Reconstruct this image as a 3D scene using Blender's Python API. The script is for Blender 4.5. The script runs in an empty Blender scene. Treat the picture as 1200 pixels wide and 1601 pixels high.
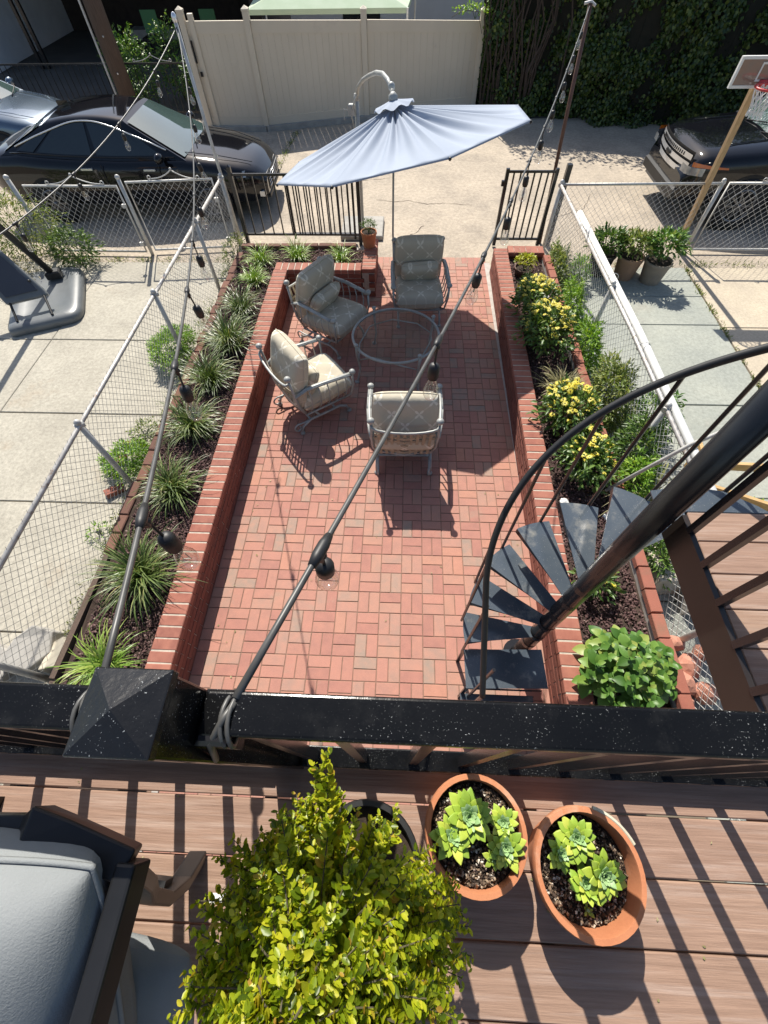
import bpy, math, random
import numpy as np
from mathutils import Vector, Matrix

random.seed(7)
RNG = np.random.default_rng(7)
SC = bpy.context.scene
COL = SC.collection
PI = math.pi

# ------------------------------------------------------------------ camera
def make_camera():
    pitch, yaw, roll = 1.01407995, -0.0615060, -0.0268179
    cx, sx, cy, sy = math.cos(pitch), math.sin(pitch), math.cos(yaw), math.sin(yaw)
    fwd0 = Vector((sy, cy, 0)); right = Vector((cy, -sy, 0)); up = Vector((0, 0, 1))
    f = fwd0 * cx - up * sx
    u = up * cx + fwd0 * sx
    cr, sr = math.cos(roll), math.sin(roll)
    r2 = right * cr + u * sr
    u2 = -right * sr + u * cr
    cam = bpy.data.cameras.new('camera')
    cam.sensor_fit = 'HORIZONTAL'; cam.sensor_width = 36.0
    cam.lens = 660.0 / 1200.0 * 36.0
    cam.clip_start = 0.02; cam.clip_end = 600
    o = bpy.data.objects.new('camera', cam); COL.objects.link(o)
    m = Matrix((r2, u2, -f)).transposed().to_4x4()
    m.translation = Vector((1.57231, -1.48466, 3.85683))
    o.matrix_world = m
    SC.camera = o
make_camera()

# ------------------------------------------------------------------ sky, sun, exposure
SUN_AZ, SUN_EL = math.radians(15.5), math.radians(48.3)
def make_light():
    w = bpy.data.worlds.new('World'); SC.world = w; w.use_nodes = True
    nt = w.node_tree; nt.nodes.clear()
    out = nt.nodes.new('ShaderNodeOutputWorld'); bg = nt.nodes.new('ShaderNodeBackground')
    sky = nt.nodes.new('ShaderNodeTexSky'); sky.sky_type = 'NISHITA'; sky.sun_disc = False
    sky.sun_elevation = SUN_EL; sky.sun_rotation = -SUN_AZ
    sky.dust_density = 1.5
    bg.inputs['Strength'].default_value = 0.095
    nt.links.new(sky.outputs[0], bg.inputs[0]); nt.links.new(bg.outputs[0], out.inputs[0])
    l = bpy.data.lights.new('sun', 'SUN'); l.energy = 5.0; l.angle = math.radians(0.5)
    l.color = (1.0, 0.945, 0.85)
    o = bpy.data.objects.new('sun', l); COL.objects.link(o)
    d = Vector((math.sin(SUN_AZ) * math.cos(SUN_EL), -math.cos(SUN_AZ) * math.cos(SUN_EL), -math.sin(SUN_EL)))
    o.rotation_euler = d.to_track_quat('-Z', 'Y').to_euler()
    o.location = (-4, 12, 15)
make_light()
vs = SC.view_settings
vs.view_transform = 'Standard'; vs.look = 'None'; vs.gamma = 1.0; vs.use_curve_mapping = False
vs.exposure = 0.58
SC.cycles.max_bounces = 8
SC.cycles.transparent_max_bounces = 16
SC.cycles.caustics_reflective = False; SC.cycles.caustics_refractive = False

# ------------------------------------------------------------------ materials
MATS = {}
class NT:
    def __init__(s, name):
        s.m = bpy.data.materials.new(name); s.m.use_nodes = True
        s.t = s.m.node_tree; s.t.nodes.clear()
    def n(s, typ, **kw):
        x = s.t.nodes.new(typ)
        for k, v in kw.items(): setattr(x, k, v)
        return x
    def l(s, a, b): s.t.links.new(a, b)
    def math(s, op, a, b=None, c=None):
        x = s.n('ShaderNodeMath', operation=op)
        for i, v in enumerate((a, b, c)):
            if v is None: continue
            if isinstance(v, (int, float)): x.inputs[i].default_value = v
            else: s.l(v, x.inputs[i])
        return x.outputs[0]
    def mix(s, fac, a, b, blend='MIX'):
        x = s.n('ShaderNodeMix', data_type='RGBA', blend_type=blend)
        for i, v in ((0, fac), (6, a), (7, b)):
            if isinstance(v, (int, float)): x.inputs[i].default_value = v
            elif isinstance(v, tuple): x.inputs[i].default_value = (*v[:3], 1)
            else: s.l(v, x.inputs[i])
        return x.outputs[2]
    def noise(s, vec, scale, detail=4, rough=.55, dist=0):
        x = s.n('ShaderNodeTexNoise'); s.l(vec, x.inputs['Vector'])
        x.inputs['Scale'].default_value = scale; x.inputs['Detail'].default_value = detail
        x.inputs['Roughness'].default_value = rough; x.inputs['Distortion'].default_value = dist
        return x.outputs[0]
    def ramp(s, fac, stops, interp='LINEAR'):
        x = s.n('ShaderNodeValToRGB'); e = x.color_ramp.elements
        x.color_ramp.interpolation = interp
        while len(e) < len(stops): e.new(0.5)
        for k, (p, c) in enumerate(stops):
            e[k].position = p; e[k].color = (*c, 1) if len(c) == 3 else c
        s.l(fac, x.inputs[0]); return x.outputs[0]
    def rnd(s):
        g = s.n('ShaderNodeNewGeometry'); o = s.n('ShaderNodeObjectInfo')
        return s.math('FRACT', s.math('ADD', g.outputs['Random Per Island'], o.outputs['Random']))

def mat(name, c1, c2=None, scale=8, rough=.6, metal=0., bump=0., bscale=60, palette=None, vary=0., speck=None,
        stretch=None, trans=0., coat=0., spec=None, local=False, detail=5, dirt=None, rvar=0., grain=0.):
    if name in MATS: return MATS[name]
    t = NT(name)
    out = t.n('ShaderNodeOutputMaterial'); b = t.n('ShaderNodeBsdfPrincipled')
    if local:
        vec = t.n('ShaderNodeTexCoord').outputs['Object']
    else:
        vec = t.n('ShaderNodeNewGeometry').outputs['Position']
    if stretch:
        mp = t.n('ShaderNodeMapping'); mp.inputs['Scale'].default_value = stretch; t.l(vec, mp.inputs[0]); vec = mp.outputs[0]
    nz = t.noise(vec, scale, detail)
    nz = t.ramp(nz, [(.3, (0, 0, 0)), (.7, (1, 1, 1))])
    if palette:
        base = t.ramp(t.rnd(), palette)
        base = t.mix(nz, base, t.mix(.55, base, c1, 'MIX') if c1 else base)
    else:
        base = t.mix(nz, c1, c2 or c1)
    if vary:
        hs = t.n('ShaderNodeHueSaturation')
        r = t.rnd()
        t.l(t.math('MULTIPLY_ADD', r, 2 * vary, 1 - vary), hs.inputs['Value'])
        t.l(t.math('MULTIPLY_ADD', r, vary * .12, .5 - vary * .06), hs.inputs['Hue'])
        t.l(base, hs.inputs['Color']); base = hs.outputs[0]
    if dirt:   # (colour, scale, low, high)
        dn = t.noise(vec, dirt[1], 6, .65)
        f = t.ramp(dn, [(dirt[2], (0, 0, 0)), (dirt[3], (1, 1, 1))])
        base = t.mix(f, base, dirt[0])
    if speck:  # (colour, scale, threshold)
        sn = t.noise(vec, speck[1], 3, .7)
        f = t.ramp(sn, [(speck[2], (0, 0, 0)), (speck[2] + .03, (1, 1, 1))])
        if len(speck) > 3:   # only in patches
            f = t.math('MULTIPLY', f, t.ramp(t.noise(vec, speck[3], 3, .6), [(.44, (.06, .06, .06)), (.60, (1, 1, 1))]))
        base = t.mix(f, base, speck[0])
    if grain:   # fine mottling of the surface colour
        gv = t.math('ADD', t.math('MULTIPLY', t.noise(vec, scale * 14, 5, .7), .6), t.math('MULTIPLY', t.noise(vec, scale * 55, 4, .75), .4))
        g = t.math('MULTIPLY_ADD', gv, grain * 6, 1 - grain * 3); hs = t.n('ShaderNodeHueSaturation'); t.l(g, hs.inputs['Value']); t.l(base, hs.inputs['Color']); base = hs.outputs[0]
    t.l(base, b.inputs['Base Color'])
    b.inputs['Roughness'].default_value = rough; b.inputs['Metallic'].default_value = metal
    if rvar:
        t.l(t.math('MULTIPLY_ADD', t.noise(vec, scale * 3, 4), rvar * 2, max(0., rough - rvar)), b.inputs['Roughness'])
    if spec is not None: b.inputs['Specular IOR Level'].default_value = spec
    if coat: b.inputs['Coat Weight'].default_value = coat; b.inputs['Coat Roughness'].default_value = .03
    if bump:
        bp = t.n('ShaderNodeBump'); bp.inputs['Strength'].default_value = bump; bp.inputs['Distance'].default_value = .004
        t.l(t.noise(vec, bscale, 6, .6), bp.inputs['Height']); t.l(bp.outputs[0], b.inputs['Normal'])
    if trans:
        tr = t.n('ShaderNodeBsdfTranslucent'); mx = t.n('ShaderNodeMixShader'); mx.inputs[0].default_value = trans
        t.l(t.mix(1.0, base, (1.0, 1.0, .55), 'MULTIPLY'), tr.inputs[0])
        t.l(b.outputs[0], mx.inputs[1]); t.l(tr.outputs[0], mx.inputs[2]); t.l(mx.outputs[0], out.inputs[0])
    else:
        t.l(b.outputs[0], out.inputs[0])
    MATS[name] = t.m
    return t.m

def glass(name, tint=(1, 1, 1), rough=0.02, ior=1.45, alpha=.12):
    """thin sheet glass: mostly see-through with a fresnel reflection"""
    t = NT(name); out = t.n('ShaderNodeOutputMaterial')
    tr = t.n('ShaderNodeBsdfTransparent'); tr.inputs[0].default_value = (*tint, 1)
    gl = t.n('ShaderNodeBsdfGlossy'); gl.inputs['Roughness'].default_value = rough
    lw = t.n('ShaderNodeLayerWeight'); lw.inputs[0].default_value = .5
    fr = t.math('MULTIPLY_ADD', t.math('POWER', lw.outputs['Facing'], 5.0), .9, .035)
    mx = t.n('ShaderNodeMixShader')
    t.l(t.math('ADD', fr, alpha), mx.inputs[0]); t.l(tr.outputs[0], mx.inputs[1]); t.l(gl.outputs[0], mx.inputs[2])
    t.l(mx.outputs[0], out.inputs[0]); return t.m

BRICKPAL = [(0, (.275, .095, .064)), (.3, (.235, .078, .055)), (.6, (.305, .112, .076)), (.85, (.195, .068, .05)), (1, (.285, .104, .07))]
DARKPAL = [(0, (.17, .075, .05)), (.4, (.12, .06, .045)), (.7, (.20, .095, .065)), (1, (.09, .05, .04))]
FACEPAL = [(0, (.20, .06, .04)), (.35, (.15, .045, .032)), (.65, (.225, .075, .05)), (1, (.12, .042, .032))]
PAVEPAL = [(0, (.355, .168, .125)), (.18, (.315, .150, .115)), (.34, (.385, .188, .140)), (.5, (.335, .165, .125)), (.64, (.34, .182, .14)), (.76, (.30, .188, .148)),
           (.86, (.37, .170, .120)), (.93, (.265, .195, .155)), (1, (.225, .178, .145))]
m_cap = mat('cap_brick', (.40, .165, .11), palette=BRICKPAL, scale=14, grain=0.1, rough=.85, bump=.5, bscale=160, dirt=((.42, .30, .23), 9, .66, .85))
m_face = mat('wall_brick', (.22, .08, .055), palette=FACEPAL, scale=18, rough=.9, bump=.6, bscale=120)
m_paver = mat('paver_brick', (.46, .21, .15), palette=PAVEPAL, scale=11, grain=0.2, rough=.82, bump=.5, bscale=190, vary=.07, dirt=((.30, .22, .165), 3.5, .60, .85),
              speck=((.6, .42, .34), 210, .70))
m_edge = mat('edging_brick', (.33, .12, .08), palette=BRICKPAL, scale=10, rough=.9, bump=.6, bscale=100, dirt=((.20, .12, .08), 6, .5, .8))
m_edged = mat('dark_edging_brick', (.14, .07, .05), palette=DARKPAL, scale=10, rough=.95, bump=.6, bscale=100)
m_mortar = mat('mortar', (.50, .44, .36), (.36, .31, .26), scale=25, rough=.95, bump=.5, bscale=200)
m_sand = mat('joint_sand', (.16, .10, .07), (.24, .16, .115), scale=30, rough=1, bump=.4, bscale=300)
m_parge = mat('parging', (.50, .46, .42), (.36, .33, .30), scale=9, rough=.95, bump=.5, bscale=90)
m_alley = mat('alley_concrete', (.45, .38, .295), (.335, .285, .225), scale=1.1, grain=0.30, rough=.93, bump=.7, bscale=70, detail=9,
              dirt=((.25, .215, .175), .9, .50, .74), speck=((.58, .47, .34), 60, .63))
m_slabL = mat('weathered_concrete', (.42, .39, .32), (.325, .30, .245), scale=1.6, grain=0.30, rough=.93, bump=.6, bscale=70, detail=9,
              dirt=((.335, .28, .21), 1.3, .58, .75), speck=((.32, .28, .22), 110, .66))
m_slabR = mat('greenish_concrete', (.345, .355, .305), (.265, .28, .25), scale=1.6, grain=0.24, rough=.93, bump=.5, bscale=80, detail=9,
              dirt=((.29, .275, .23), 1.1, .58, .78), speck=((.56, .55, .48), 90, .68))
m_slabR2 = mat('tan_concrete', (.50, .43, .32), (.41, .35, .27), scale=2, grain=0.24, rough=.93, bump=.5, bscale=80, detail=9)
m_soil = mat('dark_soil', (.035, .022, .016), (.06, .04, .03), scale=20, rough=1, bump=.8, bscale=60)
m_bark = mat('bark_mulch', (.085, .045, .04), palette=[(0, (.035, .017, .018)), (.5, (.075, .038, .038)), (.8, (.13, .072, .068)), (.94, (.22, .145, .13)), (1, (.34, .25, .22))], rough=.95)
m_black = mat('black_paint', (.003, .0032, .0034), (.007, .007, .0073), scale=6, rough=.17, spec=.26, bump=.15, bscale=35, rvar=.07, speck=((.40, .41, .40), 290, .645, 12), dirt=((.016, .016, .0155), 11, .52, .78))
m_cappaint = mat('black_cap_paint', (.006, .0062, .007), (.012, .012, .0125), scale=6, rough=.23, spec=.42, bump=.25, bscale=60, speck=((.40, .42, .42), 270, .65, 30))
m_blackclean = mat('black_steel', (.012, .012, .014), (.02, .02, .022), scale=5, rough=.24, spec=.5, rvar=.05)
m_tread = mat('stair_plate', (.050, .066, .085), (.085, .10, .115), scale=3, rough=.17, spec=.7, bump=.15, bscale=9, rvar=.08, dirt=((.27, .26, .23), 6, .56, .80), speck=((.40, .39, .35), 170, .67))  # blue-grey base puts sky reflection into the colour, under real dust
m_deck = mat('composite_board', (.325, .208, .148), (.225, .138, .096), scale=3.4, rough=.72, bump=.35, bscale=7, stretch=(1.4, 30, 30), detail=9, vary=.06, dirt=((.38, .285, .235), 1.6, .5, .8), grain=.10)
m_terra = mat('terracotta', (.50, .205, .095), (.42, .155, .07), scale=9, grain=0.05, rough=.85, bump=.2, bscale=120, dirt=((.56, .36, .25), 7, .57, .78))
m_potmix = mat('potting_mix', (.02, .013, .009), (.045, .03, .02), scale=60, rough=1, bump=.8, bscale=120)
m_grit = mat('potting_grit', None, palette=[(0, (.02, .013, .01)), (.42, (.055, .035, .024)), (.68, (.17, .115, .075)), (.86, (.34, .25, .17)), (1, (.72, .68, .60))], rough=.9)
m_frame = mat('patina_metal', (.40, .40, .375), (.27, .28, .27), scale=14, rough=.45, metal=.15, bump=.2, bscale=80)
m_wicker = mat('woven_strap', (.40, .34, .25), (.28, .235, .17), scale=20, rough=.6, bump=.3)
m_galv = mat('galvanised_steel', (.60, .59, .56), (.44, .43, .41), scale=12, rough=.5, metal=.2)
m_railg = mat('weathered_rail', (.58, .56, .53), (.36, .34, .32), scale=16, rough=.55, metal=.3, dirt=((.24, .16, .11), 14, .57, .7))
m_white = mat('white_pvc', (.76, .76, .74), (.68, .68, .65), scale=7, rough=.5, dirt=((.5, .44, .36), 6, .62, .85))
m_vinyl = mat('beige_vinyl', (.67, .585, .46), (.62, .54, .42), scale=1.5, rough=.55, bump=.05, bscale=12, dirt=((.52, .45, .36), 2.2, .6, .85))
m_rubber = mat('black_rubber', (.010, .010, .011), (.018, .018, .019), scale=20, rough=.5)
m_cable = mat('cable_jacket', (.045, .045, .043), (.09, .088, .083), scale=18, rough=.42)
m_cush = None
m_greyfab = mat('grey_outdoor_fabric', (.25, .264, .268), (.20, .215, .22), scale=5, rough=.95, bump=.35, bscale=300)
m_chairblk = mat('dark_aluminium', (.009, .0095, .011), (.015, .0155, .017), scale=9, rough=.36, spec=.35)
m_carblk = mat('black_car_paint', (.004, .0045, .007), (.006, .0065, .009), scale=2, rough=.07, coat=.5, spec=.25)
m_carblue = mat('blue_grey_car_paint', (.10, .145, .20), (.12, .165, .22), scale=2, rough=.2, metal=.5, coat=1.)
m_carglass = mat('tinted_car_glass', (.010, .016, .018), rough=.03, spec=.9)
m_wscreen = mat('windscreen_glass', (.05, .085, .08), (.07, .11, .10), scale=1.5, rough=.03, spec=1.0, coat=1.)
m_chrome = mat('chrome', (.74, .75, .76), rough=.25, metal=.6)
m_headl = mat('headlight_lens', (.35, .37, .38), (.2, .21, .22), scale=12, rough=.06, coat=1., metal=.3)
m_orange = mat('amber_lens', (.62, .17, .02), rough=.12, coat=1.)
m_tyre = mat('tyre_rubber', (.012, .012, .012), (.02, .02, .02), scale=12, rough=.8)
m_rim = mat('alloy_rim', (.16, .16, .165), rough=.35, metal=.7)
m_wood = mat('pine_lumber', (.60, .40, .19), (.46, .28, .11), scale=3, rough=.7, stretch=(2, 18, 18), detail=7, bump=.2, bscale=18)
m_polew = mat('tan_wood', (.52, .36, .20), (.36, .24, .13), scale=4, rough=.75, stretch=(14, 14, 1), detail=6)
m_bark2 = mat('tree_bark', (.085, .06, .045), (.04, .028, .02), scale=12, rough=.95, bump=.8, bscale=25)
m_util = mat('pole_timber', (.12, .08, .06), (.07, .048, .036), scale=6, rough=.9, stretch=(14, 14, 1), bump=.4)
m_rust = mat('brown_pole_paint', (.095, .04, .026), (.14, .07, .045), scale=10, rough=.55)
m_stucco = mat('white_stucco', (.74, .76, .78), (.64, .66, .68), scale=2, rough=.95, bump=.4, bscale=50)
m_dark = mat('dark_brown_brick', (.055, .04, .032), (.035, .026, .02), scale=6, rough=.95)
m_stone = mat('grey_stone', (.42, .40, .36), (.30, .285, .26), scale=6, rough=.95, bump=.8, bscale=25)
m_plastic = mat('grey_plastic', (.12, .13, .135), (.155, .165, .17), scale=4, rough=.38, rvar=.05)
m_plastic2 = mat('slate_plastic', (.045, .05, .065), (.055, .06, .075), scale=4, rough=.5)
m_bulb = glass('bulb_glass', (.95, .95, .94), .06, 1.45, .10)
m_tglass = glass('table_glass', (.86, .90, .90), .02, 1.5, .03)
m_fil = mat('bulb_filament', (.55, .50, .42), rough=.4, metal=.5)
m_red = mat('red_rim', (.55, .05, .05), rough=.4)
m_net = mat('white_net', (.75, .75, .75), rough=.8)
m_board = mat('clear_backboard', (.26, .165, .125), (.20, .17, .155), scale=5, rough=.12, coat=.6)

# foliage
def leafmat(name, pal, trans=.35, rough=.45, spec=.5):
    return mat(name, None, palette=pal, scale=9, rough=rough, trans=trans, spec=spec)
m_box = leafmat('boxwood_leaf', [(0, (.09, .145, .008)), (.2, (.20, .28, .011)), (.45, (.38, .455, .018)), (.75, (.55, .58, .028)), (.95, (.66, .62, .045)), (1, (.52, .30, .05))], .54, .38)
m_lir = leafmat('liriope_blade', [(0, (.05, .09, .018)), (.5, (.10, .155, .035)), (.85, (.19, .25, .075)), (1, (.34, .32, .13))], .25, .4)
m_lir2 = leafmat('bright_blade', [(0, (.13, .25, .03)), (.6, (.24, .38, .06)), (1, (.40, .48, .12))], .3, .4)
m_succ = leafmat('succulent_leaf', [(0, (.26, .41, .05)), (.5, (.35, .49, .06)), (.8, (.46, .56, .075)), (1, (.56, .60, .10))], .2, .42)
m_succ2 = leafmat('succulent_heart', [(0, (.26, .42, .17)), (1, (.34, .50, .22))], .12, .4)
m_leaf = leafmat('garden_leaf', [(0, (.045, .10, .018)), (.5, (.09, .17, .03)), (.9, (.16, .26, .05)), (1, (.26, .31, .08))], .3, .42)
m_leafb = leafmat('broad_leaf', [(0, (.055, .14, .022)), (.5, (.10, .215, .035)), (.85, (.18, .31, .05)), (1, (.32, .38, .09))], .28, .45)
m_weed = leafmat('weed_leaf', [(0, (.11, .17, .035)), (.5, (.20, .27, .06)), (1, (.36, .37, .13))], .35, .5)
m_lime = leafmat('lime_leaf', [(0, (.14, .29, .03)), (.5, (.22, .40, .04)), (1, (.34, .47, .06))], .35, .45)
m_yel = leafmat('yellow_petal', [(0, (.74, .60, .03)), (.5, (.80, .70, .08)), (1, (.84, .77, .24))], .35, .55)
m_eye = mat('flower_eye', (.05, .025, .01), rough=.9)
m_ivy = leafmat('ivy_leaf', [(0, (.02, .045, .012)), (.45, (.045, .088, .018)), (.8, (.09, .14, .026)), (1, (.19, .235, .05))], .3, .35)
m_stem = mat('green_stem', (.10, .14, .04), (.07, .09, .03), rough=.7)
m_stemb = mat('twig_bark', (.10, .085, .045), (.06, .05, .03), rough=.9)
m_dry = leafmat('dry_blade', [(0, (.26, .25, .10)), (.5, (.34, .31, .15)), (1, (.48, .42, .24))], .3, .6)

def cushion_mat():
    t = NT('taupe_floral_cushion'); out = t.n('ShaderNodeOutputMaterial'); b = t.n('ShaderNodeBsdfPrincipled')
    co = t.n('ShaderNodeTexCoord').outputs['Object']
    s = t.n('ShaderNodeSeparateXYZ'); t.l(co, s.inputs[0])
    p = .27
    def cell(sock, off):   # signed distance to nearest lattice line centre, in metres
        a = t.math('FRACT', t.math('ADD', t.math('DIVIDE', sock, p), off))
        return t.math('MULTIPLY', t.math('SUBTRACT', a, .5), p)
    u = t.math('ADD', s.outputs[0], s.outputs[1]); v = t.math('SUBTRACT', s.outputs[0], s.outputs[1])
    du, dv = cell(u, .5), cell(v, .5)
    line = t.math('LESS_THAN', t.math('MINIMUM', t.math('ABSOLUTE', du), t.math('ABSOLUTE', dv)), .0055)
    # petals round each crossing
    r = t.math('SQRT', t.math('ADD', t.math('MULTIPLY', du, du), t.math('MULTIPLY', dv, dv)))
    q = t.math('DIVIDE', t.math('ABSOLUTE', t.math('SUBTRACT', t.math('MULTIPLY', du, du), t.math('MULTIPLY', dv, dv))), t.math('ADD', t.math('MULTIPLY', r, r), 1e-6))
    pet = t.math('LESS_THAN', r, t.math('MULTIPLY', t.math('MULTIPLY', q, q), .082))
    f = t.math('MAXIMUM', t.math('MULTIPLY', line, .38), t.math('MULTIPLY', pet, .8))
    pos = t.n('ShaderNodeNewGeometry').outputs['Position']
    base = t.mix(t.noise(pos, 7), (.45, .405, .315), (.52, .47, .37))
    c = t.mix(f, base, (.74, .69, .58))
    t.l(c, b.inputs['Base Color']); b.inputs['Roughness'].default_value = .95
    b.inputs['Specular IOR Level'].default_value = .2
    bp = t.n('ShaderNodeBump'); bp.inputs['Strength'].default_value = .5; bp.inputs['Distance'].default_value = .012
    t.l(t.math('ADD', t.noise(pos, 9, 3), t.math('MULTIPLY', t.noise(pos, 320, 2), .12)), bp.inputs['Height']); t.l(bp.outputs[0], b.inputs['Normal'])
    t.l(b.outputs[0], out.inputs[0]); return t.m
m_cush = cushion_mat()

def canopy_mat():
    t = NT('slate_blue_canvas'); out = t.n('ShaderNodeOutputMaterial'); b = t.n('ShaderNodeBsdfPrincipled')
    pos = t.n('ShaderNodeNewGeometry').outputs['Position']
    base = t.mix(t.noise(pos, 3), (.315, .365, .45), (.37, .42, .50))
    t.l(base, b.inputs['Base Color']); b.inputs['Roughness'].default_value = .8; b.inputs['Specular IOR Level'].default_value = .3
    tr = t.n('ShaderNodeBsdfTranslucent'); t.l(base, tr.inputs[0])
    mx = t.n('ShaderNodeMixShader'); mx.inputs[0].default_value = .10
    t.l(b.outputs[0], mx.inputs[1]); t.l(tr.outputs[0], mx.inputs[2]); t.l(mx.outputs[0], out.inputs[0]); return t.m
m_canvas = canopy_mat()

# ------------------------------------------------------------------ mesh helpers
class MB:
    def __init__(s): s.v = []; s.f = []
    def add(s, vs, fs):
        o = len(s.v); s.v += [tuple(p) for p in vs]; s.f += [tuple(i + o for i in f) for f in fs]; return s
    def box(s, c, d, rot=None, ch=0.):
        x, y, z = d[0] / 2, d[1] / 2, d[2] / 2
        if ch:
            pts = []
            for zz, k in ((-z, 0), (z - ch, 0), (z, ch)):
                pts += [(-x + k, -y + k, zz), (x - k, -y + k, zz), (x - k, y - k, zz), (-x + k, y - k, zz)]
            fs = [(3, 2, 1, 0), (8, 9, 10, 11)]
            for a in (0, 4):
                for i in range(4): fs.append((a + i, a + (i + 1) % 4, a + 4 + (i + 1) % 4, a + 4 + i))
        else:
            pts = [(-x, -y, -z), (x, -y, -z), (x, y, -z), (-x, y, -z), (-x, -y, z), (x, -y, z), (x, y, z), (-x, y, z)]
            fs = [(3, 2, 1, 0), (4, 5, 6, 7), (0, 1, 5, 4), (1, 2, 6, 5), (2, 3, 7, 6), (3, 0, 4, 7)]
        c = Vector(c)
        pts = [(rot @ Vector(p) if rot else Vector(p)) + c for p in pts]
        return s.add(pts, fs)
    def bar(s, a, b, w, h, up=(0, 0, 1)):
        """box of section w x h from a to b"""
        a, b = Vector(a), Vector(b); d = b - a; L = d.length; d.normalize()
        side = d.cross(Vector(up))
        if side.length < 1e-4: side = Vector((1, 0, 0))
        side.normalize(); u = side.cross(d).normalized()
        r = Matrix((side, d, u)).transposed()
        return s.box((a + b) / 2, (w, L, h), r)
    def tube(s, pts, r, n=8, closed=False, caps=True):
        pts = [Vector(p) for p in pts]; N = len(pts)
        rr = r if isinstance(r, (list, tuple)) else [r] * N
        rings = []; prev = None
        for i in range(N):
            if closed: d = pts[(i + 1) % N] - pts[i - 1]
            else: d = pts[min(i + 1, N - 1)] - pts[max(i - 1, 0)]
            d.normalize()
            if prev is None:
                x = d.orthogonal().normalized()
            else:
                x = prev - d * prev.dot(d)
                x = x.normalized() if x.length > 1e-6 else d.orthogonal().normalized()
            prev = x; y = d.cross(x)
            rings.append([pts[i] + rr[i] * (math.cos(2 * PI * k / n) * x + math.sin(2 * PI * k / n) * y) for k in range(n)])
        vs = [p for ring in rings for p in ring]; fs = []
        for i in range(N if closed else N - 1):
            a, b = i * n, ((i + 1) % N) * n
            for k in range(n): fs.append((a + k, a + (k + 1) % n, b + (k + 1) % n, b + k))
        if caps and not closed:
            fs.append(tuple(range(n - 1, -1, -1))); fs.append(tuple((N - 1) * n + k for k in range(n)))
        return s.add(vs, fs)
    def lathe(s, prof, n=24, c=(0, 0, 0), sx=1., sy=1., rot=None):
        vs = []; fs = []; c = Vector(c)
        for r, z in prof:
            for k in range(n):
                p = Vector((sx * r * math.cos(2 * PI * k / n), sy * r * math.sin(2 * PI * k / n), z))
                vs.append((rot @ p if rot else p) + c)
        for i in range(len(prof) - 1):
            for k in range(n): fs.append((i * n + k, i * n + (k + 1) % n, (i + 1) * n + (k + 1) % n, (i + 1) * n + k))
        return s.add(vs, fs)
    def disc(s, prof_r, z, n=24, c=(0, 0, 0)):
        vs = [(c[0] + prof_r * math.cos(2 * PI * k / n), c[1] + prof_r * math.sin(2 * PI * k / n), c[2] + z) for k in range(n)]
        return s.add(vs, [tuple(range(n))])
    def ball(s, c, r, n=10, m=6, sc=(1, 1, 1)):
        prof = [(r * math.sin(PI * i / m), -r * math.cos(PI * i / m)) for i in range(m + 1)]
        vs = []; fs = []
        for q, z in prof:
            for k in range(n): vs.append((c[0] + sc[0] * q * math.cos(2 * PI * k / n), c[1] + sc[1] * q * math.sin(2 * PI * k / n), c[2] + sc[2] * z))
        for i in range(m):
            for k in range(n): fs.append((i * n + k, i * n + (k + 1) % n, (i + 1) * n + (k + 1) % n, (i + 1) * n + k))
        return s.add(vs, fs)
    def poly(s, pts): return s.add(pts, [tuple(range(len(pts)))])
    def prism(s, outline, z0, z1):
        n = len(outline)
        vs = [(x, y, z0) for x, y in outline] + [(x, y, z1) for x, y in outline]
        fs = [tuple(range(n - 1, -1, -1)), tuple(range(n, 2 * n))] + [(i, (i + 1) % n, n + (i + 1) % n, n + i) for i in range(n)]
        return s.add(vs, fs)
    def grid(s, P):
        """P[i][j] points -> quads"""
        a, b = len(P), len(P[0])
        return s.add([p for row in P for p in row], [(i * b + j, i * b + j + 1, (i + 1) * b + j + 1, (i + 1) * b + j) for i in range(a - 1) for j in range(b - 1)])
    def mesh(s, name, m, smooth=False):
        me = bpy.data.meshes.new(name); me.from_pydata(s.v, [], s.f); me.materials.append(m)
        if smooth: me.polygons.foreach_set('use_smooth', [True] * len(me.polygons)); 
        me.update(); return me

def wloc(o):
    v = Vector((0, 0, 0))
    while o: v += o.location; o = o.parent
    return v
def link(name, me, parent=None, loc=None, label=None, cat=None, group=None, kind=None):
    o = bpy.data.objects.new(name, me); COL.objects.link(o)
    if parent: o.parent = parent
    if loc is not None: o.location = loc
    tag(o, label, cat, group, kind); return o
def tag(o, label=None, cat=None, group=None, kind=None):
    if label: o['label'] = label
    if cat: o['category'] = cat
    if group: o['group'] = group
    if kind: o['kind'] = kind
    return o
def obj(name, mb, m, parent=None, smooth=False, world=True, **kw):
    """one mesh object; coordinates in mb are world ones unless world=False (then they are the parent's)"""
    me = mb.mesh(name, m, smooth)
    if world and parent:
        off = wloc(parent)
        me.transform(Matrix.Translation(-off))
    return link(name, me, parent, **kw)
def thing(name, loc, label, cat, group=None, rz=0, kind=None):
    o = bpy.data.objects.new(name, None); COL.objects.link(o); o.location = loc; o.rotation_euler = (0, 0, rz)
    o.empty_display_size = .1
    return tag(o, label, cat, group, kind)
def copy_tree(o, parent=None):
    c = o.copy(); COL.objects.link(c)
    if parent: c.parent = parent; c.matrix_parent_inverse = o.matrix_parent_inverse.copy()
    for ch in list(o.children): copy_tree(ch, c)
    return c
def bevel(o, w=.004, seg=2):
    b = o.modifiers.new('bevel', 'BEVEL'); b.width = w; b.segments = seg; b.limit_method = 'ANGLE'; b.angle_limit = math.radians(40); return o
def subd(o, lv=1):
    b = o.modifiers.new('sub', 'SUBSURF'); b.levels = lv; b.render_levels = lv; return o

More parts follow.
